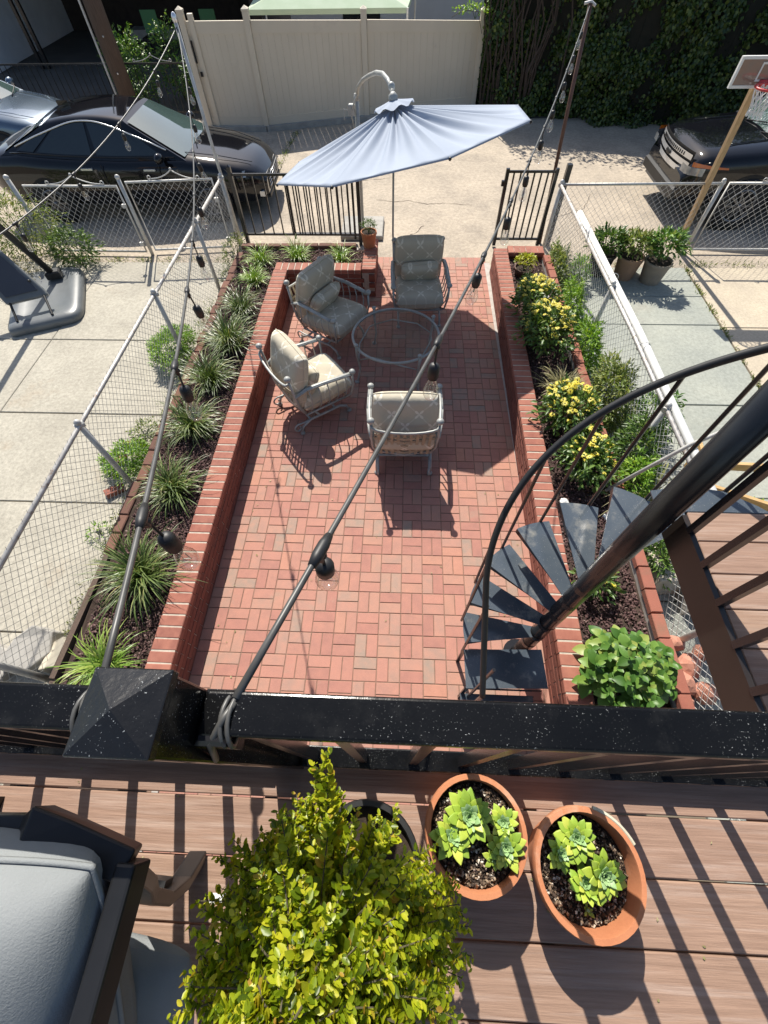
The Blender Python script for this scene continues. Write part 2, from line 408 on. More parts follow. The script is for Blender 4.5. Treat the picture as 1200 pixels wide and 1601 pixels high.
def np_mesh(name, V, F, m, smooth=False):
    """V (n,3), F (k,q) arrays"""
    me = bpy.data.meshes.new(name); n, (k, q) = len(V), F.shape
    me.vertices.add(n); me.vertices.foreach_set('co', np.ascontiguousarray(V, dtype=np.float32).ravel())
    me.loops.add(k * q); me.loops.foreach_set('vertex_index', F.astype(np.int32).ravel())
    me.polygons.add(k); me.polygons.foreach_set('loop_start', np.arange(0, k * q, q, dtype=np.int32))
    me.polygons.foreach_set('loop_total', np.full(k, q, dtype=np.int32))
    if smooth: me.polygons.foreach_set('use_smooth', np.ones(k, dtype=bool))
    me.materials.append(m); me.update(calc_edges=True); return me
# templates: x = along leaf, y = across, z = leaf normal; triangles
LEAF = (np.array([(0, 0, 0), (.45, -.5, .10), (1, 0, -.06), (.45, .5, .10), (.45, 0, 0)], float), np.array([(0, 1, 4), (1, 2, 4), (0, 4, 3), (4, 2, 3)]))
LEAF3 = (np.array([(0, 0, 0), (.3, -.42, .09), (.62, -.40, .08), (1, 0, -.12), (.62, .40, .08), (.3, .42, .09), (.3, 0, .0), (.62, 0, .0)], float),
         np.array([(0, 1, 6), (1, 2, 7), (1, 7, 6), (2, 3, 7), (0, 6, 5), (6, 7, 4), (6, 4, 5), (7, 3, 4)]))
LEAF2 = (np.array([(0, 0, 0), (.45, -.5, .10), (1, 0, -.06), (.45, .5, .10)], float), np.array([(0, 1, 2), (0, 2, 3)]))
CHIP = (np.array([(-.5, -.5, -.2), (.5, -.4, -.2), (.4, .5, -.2), (-.5, .4, -.2), (-.3, -.2, .25), (.35, .1, .2)], float),
        np.array([(0, 1, 4), (1, 5, 4), (1, 2, 5), (2, 3, 5), (3, 4, 5), (3, 0, 4)]))
def norm(a): return a / np.maximum(np.linalg.norm(a, axis=1, keepdims=True), 1e-9)
def scatter(tpl, P, X, Z, L, W):
    """place template at P with x axis X, normal about Z, length L, width W"""
    T, F = tpl; n = len(P)
    X = norm(X); Y = norm(np.cross(Z, X)); Zn = np.cross(X, Y)
    L = np.broadcast_to(L, (n,))[:, None, None]; W = np.broadcast_to(W, (n,))[:, None, None]
    V = P[:, None, :] + T[None, :, 0:1] * L * X[:, None, :] + T[None, :, 1:2] * W * Y[:, None, :] + T[None, :, 2:3] * L * Zn[:, None, :]
    FF = F[None] + (np.arange(n) * len(T))[:, None, None]
    return V.reshape(-1, 3), FF.reshape(-1, F.shape[1])
def rdir(n): return norm(RNG.normal(size=(n, 3)))
def join(parts):
    V = []; F = []; o = 0
    for v, f in parts: V.append(v); F.append(f + o); o += len(v)
    return np.concatenate(V), np.concatenate(F)
def sag(A, B, s, n=40):
    A, B = Vector(A), Vector(B)
    return [A.lerp(B, i / n) - Vector((0, 0, 4 * s * (i / n) * (1 - i / n))) for i in range(n + 1)]

# ================================================================== SETTING
def sheet(name, m, x0, x1, y0, y1, z, n=1, **kw):
    P = [[(x0 + (x1 - x0) * i / n, y0 + (y1 - y0) * j / n, z) for j in range(n + 1)] for i in range(n + 1)]
    return obj(name, MB().grid([list(r) for r in P][::-1]), m, kind='structure', **kw)
def ring_ground():
    mb = MB()
    a, x0, x1, y0, y1 = 300, -60, 60, -8, 60
    q = [(-a, -a), (x0, -a), (x1, -a), (a, -a)]
    mb.poly([(-a, -a, -.03), (a, -a, -.03), (a, a, -.03), (-a, a, -.03)])
    return obj('ground', mb, mat('earth', (.14, .11, .08), (.20, .17, .12), scale=.6, rough=1, detail=8), kind='structure')
ring_ground()
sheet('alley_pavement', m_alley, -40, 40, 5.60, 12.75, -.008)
sheet('back_yard_pavement', mat('shaded_yard', (.10, .09, .08), (.065, .06, .05), scale=1.2, rough=.95, detail=8), -40, 40, 12.755, 40, -.012)  # ground colour darkened to stand for the carport shade

# concrete slabs of the two neighbouring yards, each poured panel a part
def slabs(name, m, xs, ys, z=0.006, skew=0.):
    root = thing(name, ((xs[0] + xs[-1]) / 2, ys[0], 0), None, None, kind='structure')
    for i in range(len(xs) - 1):
        for j in range(len(ys) - 1):
            g = .007
            x0, x1, y0, y1 = xs[i] + g, xs[i + 1] - g, ys[j] + g, ys[j + 1] - g
            dz = random.uniform(-.003, .003)
            mb = MB().box(((x0 + x1) / 2, (y0 + y1) / 2, z - .06 + dz), (x1 - x0, y1 - y0, .12), ch=.006)
            obj('concrete_slab', mb, m, root)
    return root
slabs('left_yard_paving', m_slabL, [-9, -6.0, -3.56, -1.34], [-4, -1.9, -.5, .93, 2.27, 3.74, 5.86])
slabs('right_yard_paving', m_slabR, [3.90, 4.96, 6.19], [-4, -1.6, 0, 1.2, 2.61, 4.25, 4.97, 5.80])
slabs('right_drive_paving', m_slabR2, [6.21, 8.2, 10.5], [-4, -1, 1.5, 4.2, 5.80])

# ------------------------------------------------------------------ brick patio
M = 0.2032
def brick_mesh(name, m, dx, dy, dz, ch=.004):
    return MB().box((0, 0, 0), (dx, dy, dz), ch=ch).mesh(name, m)
def build_patio():
    root = thing('brick_patio', (1.4, 2, 0), None, None, kind='structure')
    bx = brick_mesh('paver', m_paver, M - .006, M / 2 - .006, .05, .0035)
    by = brick_mesh('paver', m_paver, M / 2 - .006, M - .006, .05, .0035)
    cells = []
    for i in range(-1, 14):
        for j in range(-16, 29):
            x, y = i * M, j * M
            for h in (0, 1):
                if (i + j) % 2: c = (x + M / 4 + h * M / 2, y + M / 2); me = by
                else: c = (x + M / 2, y + M / 4 + h * M / 2); me = bx
                cells.append((c, me))
    for j in range(-16, 29):      # half-module cut course along the right wall
        cells.append(((14 * M + M / 4, j * M + M / 2), by))
    vis = sorted([c for c in cells if c[0][1] > -1.02], key=lambda c: (c[0][0] - 1.5) ** 2 + (c[0][1] + 1.4) ** 2)
    near = vis[:300]; nearset = set(id(c) for c in near)
    far = MB()
    for c in cells:
        (x, y), me = c
        dz = random.uniform(-.0015, .0015); rz = random.uniform(-.006, .006)
        if id(c) in nearset:
            o = link('paver', me, root, (x - 1.4, y - 2, -.025 + dz)); o.rotation_euler = (random.uniform(-.006, .006), random.uniform(-.006, .006), rz)
        else:
            d = (M - .006, M / 2 - .006, .05) if me is bx else (M / 2 - .006, M - .006, .05)
            far.box((x, y, -.025 + dz), d, Matrix.Rotation(rz, 3, 'Z'), ch=.0035)
    obj('paver', far, m_paver, root, kind='stuff')
    obj('joint_sand', MB().box((1.35, 1.3, -.03), (3.3, 9.22, .05)), m_sand, root)
    # soldier course closing the patio at the alley
    for k in range(31):
        o = link('paver', by, root, (-.2 + M / 4 + k * M / 2 - 1.4, 29 * M + .1 - 2 - .008, -.026)); 
    obj('parging', MB().box((2.965, 1.3, -.0215), (.09, 9.2, .05)).box((-.232, 1.3, -.0215), (.05, 9.2, .056)), m_parge, root)
build_patio()

# ------------------------------------------------------------------ brick planter walls
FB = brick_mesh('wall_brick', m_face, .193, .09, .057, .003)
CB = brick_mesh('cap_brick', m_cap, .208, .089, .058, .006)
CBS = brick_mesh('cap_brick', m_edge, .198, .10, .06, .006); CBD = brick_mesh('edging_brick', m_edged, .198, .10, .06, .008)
def place(root, me, name, x, y, z, rz, jit=.002, rj=.008):
    o = link(name, me, root, (x + random.uniform(-jit, jit), y + random.uniform(-jit, jit), z + random.uniform(-jit, jit) * .5))
    o.rotation_euler = (random.uniform(-rj, rj), random.uniform(-rj, rj), rz + random.uniform(-rj, rj)); return o
def wall_run(root, a, b, side, capw=.205, courses=5, caps=True, mortar=True):
    """wall whose visible face line runs a->b (coordinates of root); the wall's body lies on 'side' (+1 left of a->b)"""
    a, b = Vector((*a, 0)), Vector((*b, 0)); d = (b - a); L = d.length; d.normalize(); n = Vector((-d.y, d.x, 0)) * side
    rz = math.atan2(d.y, d.x)
    for k in range(courses):
        z = .033 + .067 * k; off = .1 if k % 2 else 0
        t = off
        while t < L + .09:
            c = a + d * min(max(t, .06), L - .06) + n * .045
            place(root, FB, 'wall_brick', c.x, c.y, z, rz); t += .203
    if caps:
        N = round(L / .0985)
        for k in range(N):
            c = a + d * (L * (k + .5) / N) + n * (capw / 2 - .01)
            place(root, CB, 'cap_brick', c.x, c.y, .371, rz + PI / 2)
    mb = MB()
    rot = Matrix.Rotation(rz, 3, 'Z')
    mid = (a + b) / 2
    mb.box(mid + n * .10 + Vector((0, 0, .1695)), (L - .008, .186, .339), rot)
    mb.box(mid + n * (capw / 2 - .01) + Vector((0, 0, .3662)), (L - .012, capw - .010, .058), rot)
    me = mb.mesh('mortar', m_mortar); link('mortar', me, root)
LW = thing('planter_wall', (-.2, 2, 0), 'red brick planter wall bending round the far left corner of the patio', 'planter wall', 'brick planter walls')
wall_run(LW, (0, -3.3), (0, 2.93), 1)
wall_run(LW, (-.19, 2.93), (1.13, 2.93), 1)
wall_run(LW, (1.335, 2.94), (1.335, 3.86), 1)
RW = thing('planter_wall', (2.885, -1, 0), 'straight red brick planter wall with flowers behind it, right of the patio', 'planter wall', 'brick planter walls', rz=-.0145)
wall_run(RW, (0, -.3), (0, 6.58), -1)
wall_run(RW, (.21, 6.5), (.76, 6.5), 1, capw=.13)
# low brick edgings at the outer side of each bed
def edging(root, a, b, z, rnd=.01, me=None):
    a, b = Vector((*a, 0)), Vector((*b, 0)); d = b - a; L = d.length; d.normalize(); N = int(L / .209); rz = math.atan2(d.y, d.x)
    for k in range(N):
        c = a + d * (.209 * (k + .5))
        place(root, me or CBS, 'edging_brick', c.x + random.uniform(-rnd, rnd), c.y, z - .03, rz, .003, .02)
    link('backing', MB().box((a + b) / 2 + Vector((0, 0, z / 2 - .032)), (L, .09, z - .064), Matrix.Rotation(rz, 3, 'Z')).mesh('backing', m_parge), root)
RE = thing('brick_edging', (3.76, 0, 0), 'low edging of single pinkish bricks along the wire fence side of the flower bed', 'edging', 'brick edgings')
edging(RE, (0, -1.3), (.0, 5.42), .40, .008)
LE = thing('brick_edging', (-1.13, 0, 0), 'low dark brick and timber edging between the grass clumps and the neighbour\'s slab', 'edging', 'brick edgings')
edging(LE, (-.04, .2), (.05, 5.75), .30, .016, CBD)
edging(LE, (.05, 5.77), (1.95, 5.80), .34, .008, CBD)
for k, (y0, y1) in enumerate([(-2.2, -.95), (-.93, .18)]):
    link('timber', MB().bar((-.055, y0, .20), (-.035, y1, .20), .05, .19).mesh('timber', m_util), LE)
# soil in the beds
def bed(name, x0, x1, y0, y1, z):
    n = 24; P = [[(x0 + (x1 - x0) * i / n, y0 + (y1 - y0) * j / n, z + .018 * math.sin(i * 1.3 + j * .7) * math.cos(j * 1.1) ) for j in range(n + 1)] for i in range(n + 1)]
    return obj(name, MB().grid(P[::-1]), m_soil, kind='structure')
bed('left_bed_soil', -1.13, -.38, -3, 5.12, .265); bed('far_bed_soil', -1.1, .95, 5.124, 5.78, .262); bed('right_bed_soil', 3.08, 3.74, -1.3, 5.46, .275)
def chips(name, regions, z, n, s0, s1):
    P = []
    A = [(x1 - x0) * (y1 - y0) for x0, x1, y0, y1 in regions]
    for (x0, x1, y0, y1), a in zip(regions, A):
        k = int(n * a / sum(A)); P.append(np.c_[RNG.uniform(x0, x1, k), RNG.uniform(y0, y1, k), z + RNG.uniform(0, .035, k)])
    P = np.concatenate(P); k = len(P)
    V, F = scatter(CHIP, P, rdir(k) * [1, 1, .35], np.c_[RNG.normal(0, .35, k), RNG.normal(0, .35, k), np.ones(k)], RNG.uniform(s0, s1, k), RNG.uniform(s0 * .5, s1 * .6, k))
    link(name, np_mesh(name, V, F, m_bark), kind='stuff')
chips('bark_mulch', [(-1.08, -.41, -1.3, 5.1), (-1.05, .92, 5.14, 5.72)], .265, 20000, .012, .032)
chips('bark_mulch', [(3.11, 3.69, -1.25, 5.42)], .275, 15000, .012, .032)

# ------------------------------------------------------------------ fences
def chain_mesh(mb, a, b, h, z0=.03, p=.058, r=.0016, diamond=True):
    """woven wire between a and b (x,y), height h: two families of slanted wires that cross one before the other"""
    a, b = Vector((*a, z0)), Vector((*b, z0)); d = b - a; L = d.length; d.normalize(); n = Vector((-d.y, d.x, 0))
    q = p * 1.414
    def clip(c, s):
        # line x = c + s*z , 0<=z<=h, 0<=x<=L
        z0_, z1_ = 0., h
        if s > 0: z0_ = max(z0_, -c); z1_ = min(z1_, L - c)
        else: z0_ = max(z0_, c - L); z1_ = min(z1_, c)
        return z0_, z1_
    for s in (1, -1):
        c = -h if s > 0 else 0.
        while c < (L if s > 0 else L + h):
            u, v = clip(c, s)
            if v - u > .02:
                pts = []
                k = max(1, int((v - u) / (q / 2)))
                p0 = a + d * (c + s * u) + Vector((0, 0, u)); p1 = a + d * (c + s * v) + Vector((0, 0, v))
                o = n * (.003 * s)
                mb.tube([p0 + o, p1 + o], r, 3, caps=False)
            c += q
    # twisted ends above the top rail
    t = 0.
    while t < L:
        p0 = a + d * t + Vector((0, 0, h)); mb.tube([p0, p0 + d * .018 + Vector((0, 0, .03))], r, 3, caps=False); t += q
def chain_fence(name, pts, h, label, posts, rail_m=m_railg, rail_r=.021, group=None, mid=None, p=.058, wr=.0018):
    root = thing(name, (*pts[0], 0), label, 'wire fence', group)
    wire = MB()
    for a, b in zip(pts, pts[1:]): chain_mesh(wire, a, b, h - .02, p=p, r=wr)
    obj('wire_netting', wire, m_galv, root, kind='stuff')
    obj('top_rail', MB().tube([(x, y, h) for x, y in pts], rail_r, 10), rail_m, root, smooth=True)
    for (x, y) in posts:
        obj('post', MB().tube([(x, y, -.02), (x, y, h + .035)], .028, 10).ball((x, y, h + .035), .033, 8, 5), m_galv, root, smooth=True)
        obj('rail_clamp', MB().tube([(x - .03, y - .03, h), (x + .03, y + .03, h)], .03, 8), m_galv, root)
    return root
LF = chain_fence('chain_link_fence', [(-1.40, -2.2), (-1.37, 6.45)], 1.0, 'long chain-link fence with a pale worn top rail beside the grass clump bed',
    [(-1.40, -.9), (-1.39, 1.15), (-1.38, 3.25), (-1.37, 5.0), (-1.37, 6.45)], group='chain-link fences', wr=.0021)
RF = chain_fence('chain_link_fence', [(4.05, -1.9), (4.03, 2.7), (3.92, 6.22)], 1.0, 'chain-link fence with rusty top rail along the yellow flower bed',
    [(4.045, -.4), (4.04, 1.5), (4.03, 3.5), (3.93, 6.22)], group='chain-link fences', wr=.0022)
# white pipe strapped along the right fence
wp = thing('white_pipe', (4.13, 0, .98), 'long white plastic pipe strapped beside the rusty fence rail', 'pipe')
obj('pipe', MB().tube([(4.125, -1.6, .985), (4.115, 2.6, .985), (4.03, 5.35, .985)], .040, 14), m_white, wp, smooth=True)
for y in (-.1, 1.0, 2.4, 3.7): obj('strap', MB().tube([(4.085 + .066 * math.cos(t * PI / 6), y, .99 + .054 * math.sin(t * PI / 6)) for t in range(12)], .004, 5, closed=True), m_galv, wp)
tag(obj('leaning_tube', MB().tube([(3.62, .98, .40), (3.98, .93, 1.15), (4.5, .86, 1.85)], .017, 8), m_galv, smooth=True), 'thin grey tube leaning over the right fence behind the spiral stair', 'tube')

def scroll(x0, x1, y, z, sgn=1):
    """wrought scroll crest over a gate leaf"""
    pts = []
    cx = (x0 + x1) / 2
    for t in range(9):
        u = t / 8; pts.append((x0 + (cx - x0) * u, y, z + .11 * u ** 2.2 + .015))
    a = [(x0 + .025 * math.cos(q) + .0, y, z + .03 + .025 * math.sin(q)) for q in [k * PI / 5 for k in range(9)]]
    pts2 = [(2 * cx - p[0], y, p[2]) for p in pts]; a2 = [(2 * cx - p[0], y, p[2]) for p in a]
    return MB().tube(pts, .008, 6).tube(a, .008, 6).tube(pts2, .008, 6).tube(a2, .008, 6).ball((cx, y, z + .14), .02, 8, 5)
def wire_gate(x0, x1, y, h, label, group, slant=0.):
    root = thing('wire_gate', (x0, y, 0), label, 'gate', group)
    w = MB(); chain_mesh(w, (x0 + .03, y), (x1 - .03, y + slant), h - .06, z0=.06, p=.074, r=.0021); obj('wire_netting', w, m_galv, root, kind='stuff')
    obj('gate_frame', MB().tube([(x0, y, .06), (x0, y, h), (x1, y + slant, h), (x1, y + slant, .06)], .019, 8, closed=True), m_galv, root, smooth=True)
    obj('scroll_crest', scroll(x0 + (x1 - x0) * .28, x0 + (x1 - x0) * .86, y + slant / 2, h + .01), m_galv, root, smooth=True)
    obj('hinge', MB().box((x1, y + slant - .03, h * .75), (.06, .04, .05)).box((x1, y + slant - .03, .2), (.06, .04, .05)), m_galv, root)
    return root
wire_gate(-4.42, -2.92, 6.12, 1.02, 'left leaf of the chain-link gate with a scroll crest, before the black sedan', 'chain-link gate leaves', -.02)
wire_gate(-2.78, -1.46, 6.16, 1.05, 'right chain-link gate leaf with a scroll crest, next to the corner of the long fence', 'chain-link gate leaves', .12)
tag(obj('fence_post', MB().tube([(-2.85, 6.12, 0), (-2.85, 6.12, 1.12)], .03, 10).ball((-2.85, 6.12, 1.13), .038, 8, 5), m_galv, smooth=True), 'dark chain-link gate post standing where the two scroll-topped leaves meet', 'post')
tag(obj('fence_post', MB().tube([(-4.52, 6.05, 0), (-4.55, 6.05, 1.15)], .035, 10).ball((-4.55, 6.05, 1.15), .042, 8, 5), m_galv, smooth=True), 'thick galvanised gate post above the tall weeds by the hoop base', 'post')
chain_fence('chain_link_fence', [(3.95, 6.22), (6.33, 6.26)], 1.0, 'short chain-link fence behind the three potted plants', [(6.33, 6.26)], m_galv, .018, 'chain-link fences', p=.068, wr=.0021)
wire_gate(6.44, 8.2, 6.27, 1.0, 'wide chain-link gate before the black utility vehicle', 'chain-link gate leaves')

def iron_panel(root, x0, x1, y, z0, z1, step, post0=True, post1=True, bar=.020, m=m_blackclean, rail=.03):
    obj('top_rail', MB().bar((x0, y, z1), (x1, y, z1), .03, rail), m, root)
    obj('bottom_rail', MB().bar((x0, y, z0 + .06), (x1, y, z0 + .06), .03, rail), m, root)
    n = int((x1 - x0) / step + .5)
    me = MB().box((0, 0, (z1 + z0 + .06) / 2 - .0), (bar, bar, z1 - z0 - .06 - rail)).mesh('baluster', m)
    base = wloc(root)
    for k in range(1, n):
        link('baluster', me, root, (x0 + (x1 - x0) * k / n - base.x, y - base.y, 0))
    for flag, x in ((post0, x0), (post1, x1)):
        if flag:
            p = obj('post', MB().box((x, y, (z1 + .09) / 2), (.058, .058, z1 + .09)), m, root)
            obj('post_cap', MB().lathe([(.045, 0), (.045, .012), (.0, .04)], 4, (x, y, z1 + .09), rot=Matrix.Rotation(PI / 4, 3, 'Z')), m, p, world=True)
G1 = thing('iron_fence', (-1.22, 6.5, 0), 'black iron fence with wide gaps behind the far grass bed', 'iron fence')
iron_panel(G1, -1.22, .80, 6.5, .10, 1.03, .165)
G2 = thing('iron_gate', (-.38, 6.56, 0), 'black iron gate leaf with close bars folded back on the far fence under the parasol', 'gate', 'black iron gate leaves')
iron_panel(G2, -.36, .70, 6.57, .08, .98, .085, False, False)
obj('gate_frame', MB().bar((-.36, 6.57, .06), (-.36, 6.57, 1.0), .035, .035, (0, 1, 0)).bar((.70, 6.57, .06), (.70, 6.57, 1.0), .035, .035, (0, 1, 0)), m_blackclean, G2)
G3 = thing('iron_gate', (3.13, 6.46, 0), 'black iron gate leaf standing behind the end of the flower bed', 'gate', 'black iron gate leaves')
iron_panel(G3, 3.13, 3.86, 6.46, .06, 1.08, .105, False, False, .024)
for x in (3.13, 3.88): obj('gate_frame', MB().bar((x, 6.46, .02), (x, 6.46, 1.12), .052, .052, (0, 1, 0)), m_blackclean, G3)
obj('latch', MB().box((3.085, 6.46, .93), (.04, .05, .07)), m_blackclean, G3)
tag(obj('gate_post', MB().box((4.06, 6.50, .58), (.075, .075, 1.16)), m_blackclean), 'stout black gate post behind the corner of the right chain-link fence', 'post')
FFN = thing('iron_fence', (-9.0, 12.97, 0), 'thin black iron fence in shade beyond the parked sedan', 'iron fence')
iron_panel(FFN, -9.0, -3.62, 12.97, .03, .98, .155, True, True, .014)
obj('scroll_crest', scroll(-5.1, -4.2, 12.97, 1.0), m_galv, FFN)

# beige vinyl fence along the alley
VF = thing('vinyl_fence', (0, 12.6, 0), 'tall beige vinyl privacy fence along the far side of the alley', 'fence')
def vinyl():
    P = [(-3.30, 12.02), (-1.90, 12.02), (.54, 12.72), (3.26, 13.5)]; HT = [1.93, 1.93, 1.81, 1.66]
    for k, (x, y) in enumerate(P):
        H = HT[k]; p = obj('post', MB().box((x, y, H / 2), (.125, .125, H)), m_vinyl, VF)
        obj('post_cap', MB().lathe([(.10, 0), (.10, .03), (.0, .08)], 4, (x, y, H), rot=Matrix.Rotation(PI / 4, 3, 'Z')), m_vinyl, p)
    obj('post', MB().box((-3.10, 12.02, .95), (.10, .10, 1.9)), m_vinyl, VF)
    for (x0, y0), (x1, y1), h0, h1 in zip(P, P[1:], HT, HT[1:]):
        a, b = Vector((x0, y0, 0)), Vector((x1, y1, 0)); d = (b - a).normalized(); a += d * .065; b -= d * .065
        L = (b - a).length; rot = Matrix.Rotation(math.atan2(d.y, d.x), 3, 'Z'); n = max(2, round(L / .155))
        me = MB().box((0, 0, .5), (L / n - .0025, .022, 1.0), rot).mesh('panel_board', m_vinyl)
        for k in range(n):
            c = a + d * (L * (k + .5) / n); q = link('panel_board', me, VF, (c.x, c.y - 12.6, .2)); q.scale = (1, 1, h0 + (h1 - h0) * (k + .5) / n - .52)
        obj('rail', MB().bar(a + Vector((0, 0, h0 - .23)), b + Vector((0, 0, h1 - .23)), .045, .19), m_vinyl, VF)
        obj('rail', MB().bar(a + Vector((0, 0, .16)), b + Vector((0, 0, .16)), .045, .15), m_vinyl, VF)
    obj('plinth', MB().bar((-3.3, 12.0, .03), (-1.9, 12.0, .03), .2, .12).bar((-1.9, 12.0, .03), (3.3, 13.5, .03), .2, .12), m_stone, VF)
    obj('gate_hardware', MB().box((-3.2, 11.95, 1.35), (.03, .03, .35)).box((-3.16, 11.95, 1.0), (.05, .03, .08)), m_blackclean, VF)
vinyl()
# house, carport and things beyond the fences
def beyond():
    h = thing('row_house', (-8.5, 20, 0), 'shaded house with a white stucco side wall and a dark open carport', 'house')
    obj('wall', MB().box((-12.4, 19.8, 2.5), (2.0, 5.8, 5)), m_stucco, h)
    obj('wall', MB().box((-7.2, 22.6, 2.5), (9, .3, 5)).box((-2.9, 19.8, 2.5), (.3, 5.4, 5)), m_dark, h)
    obj('shading_upper_floor', MB().box((-7.1, 19.9, 3.9), (8.3, 5.2, 2.4)), m_dark, h)  # unseen storey, added to throw shade into the carport
    for x in (-10.2, -10.0): obj('carport_post', MB().box((x, 17.4, 1.35), (.09, .09, 2.7)), m_blackclean, h)
    obj('back_door', MB().box((-5.2, 22.42, 1.0), (.9, .06, 2.0)), m_dark, h)
    obj('step', MB().box((-6.8, 21.2, .12), (3.5, .6, .24)), m_stone, h)
    for x in (-6.8, -4.9):
        t = thing('garden_chair', (x, 18.6, 0), 'dark folding garden chair %s in the shaded carport' % ('farther left' if x < -6 else 'near the vinyl fence'), 'chair', 'carport chairs')
        obj('seat', MB().box((x, 18.6, .45), (.5, .5, .04)), m_blackclean, t); obj('backrest', MB().box((x, 18.85, .75), (.5, .04, .5)), mat('green_webbing', (.09, .22, .09), rough=.8), t)
        for dx in (-.23, .23):
            for dy in (-.23, .23): obj('leg', MB().box((x + dx, 18.6 + dy, .21), (.03, .03, .43)), m_blackclean, t)
    g = thing('garden_house', (2.5, 18.6, 0), 'pale grey house wall showing over the vinyl fence', 'house')
    obj('wall', MB().box((2.5, 19.4, 1.3), (9.6, .3, 2.6)), mat('pale_siding', (.55, .56, .57), (.5, .5, .51), scale=2, rough=.8), g)
    obj('window', MB().box((4.6, 19.23, 1.2), (.9, .05, 1.3)), m_carglass, g); obj('window', MB().box((0, 19.23, 1.2), (1.2, .05, 1.2)), m_carglass, g)
    c = thing('green_gazebo', (-.4, 15.2, 0), 'pale green canopy roof peeping over the vinyl fence', 'canopy')
    mb = MB(); ring = [(-2.35, 14.0, 1.66), (1.5, 14.0, 1.66), (1.7, 16.6, 1.7), (-2.5, 16.6, 1.7)]; ap = (-.4, 15.4, 2.3)
    mb.add(ring + [ap], [(0, 1, 4), (1, 2, 4), (2, 3, 4), (3, 0, 4)])
    mb.add([(x, y, z - .09) for x, y, z in ring] + ring, [(0, 1, 5, 4), (1, 2, 6, 5), (2, 3, 7, 6), (3, 0, 4, 7)])
    obj('canopy_cloth', mb, mat('pale_green_cloth', (.42, .52, .36), (.48, .57, .42), scale=3, rough=.9), c)
    for x, y, z in ring: obj('leg', MB().tube([(x, y, 0), (x, y, z)], .025, 8), m_white, c)
beyond()
def utility_pole():
    t = thing('utility_pole', (-5.49, 12.75, 0), 'weathered timber utility pole behind the black sedan', 'utility pole')
    obj('shaft', MB().tube([(-5.49, 12.75, 0), (-5.46, 12.76, 2), (-5.42, 12.78, 4.2)], [.20, .19, .18], 16), m_util, t, smooth=True)
    obj('conduit', MB().tube([(-5.70, 12.62, 0), (-5.66, 12.63, 4.0)], .025, 8), m_galv, t)
    for z in (.9, 1.5, 2.1): obj('bolt', MB().tube([(-5.42, 12.56, z), (-5.40, 12.52, z)], .018, 6), m_chrome, t)
utility_pole()

# ================================================================== FURNITURE
def cushion(w, d, h, n=16, tuft=(), e=.33, pw=5):
    """puffy pad w x d x h around the origin, z up; tuft: list of (x, y) dimples on top"""
    mb = MB(); S = []
    for s in (1, -1):
        P = []
        for i in range(n + 1):
            row = []
            for j in range(n + 1):
                u = math.sin((-1 + 2 * i / n) * PI / 2); v = math.sin((-1 + 2 * j / n) * PI / 2)
                f = max(0., (1 - abs(u) ** pw) * (1 - abs(v) ** pw)) ** e
                z = s * h / 2 * f
                if s > 0:
                    for tx, ty in tuft:
                        r2 = (u * w / 2 - tx) ** 2 + (v * d / 2 - ty) ** 2; z -= .03 * math.exp(-r2 / .004) * f
                k = 1 - .05 * (abs(u * v) ** 3)
                row.append((u * w / 2 * k, v * d / 2 * k, z))
            P.append(row)
        mb.grid(P if s > 0 else P[::-1])
    return mb
def piping(w, d, r=.006, pw=5, n=16):
    pts = []
    for i in range(4 * n):
        a = i % n / n; sd = i // n
        s = math.sin((-1 + 2 * a) * PI / 2)
        u, v = [(s, -1), (1, s), (-s, 1), (-1, -s)][sd]
        k = 1 - .05 * (abs(u * v) ** 3); pts.append((u * w / 2 * k, v * d / 2 * k, 0))
    return MB().tube(pts, r, 5, closed=True)

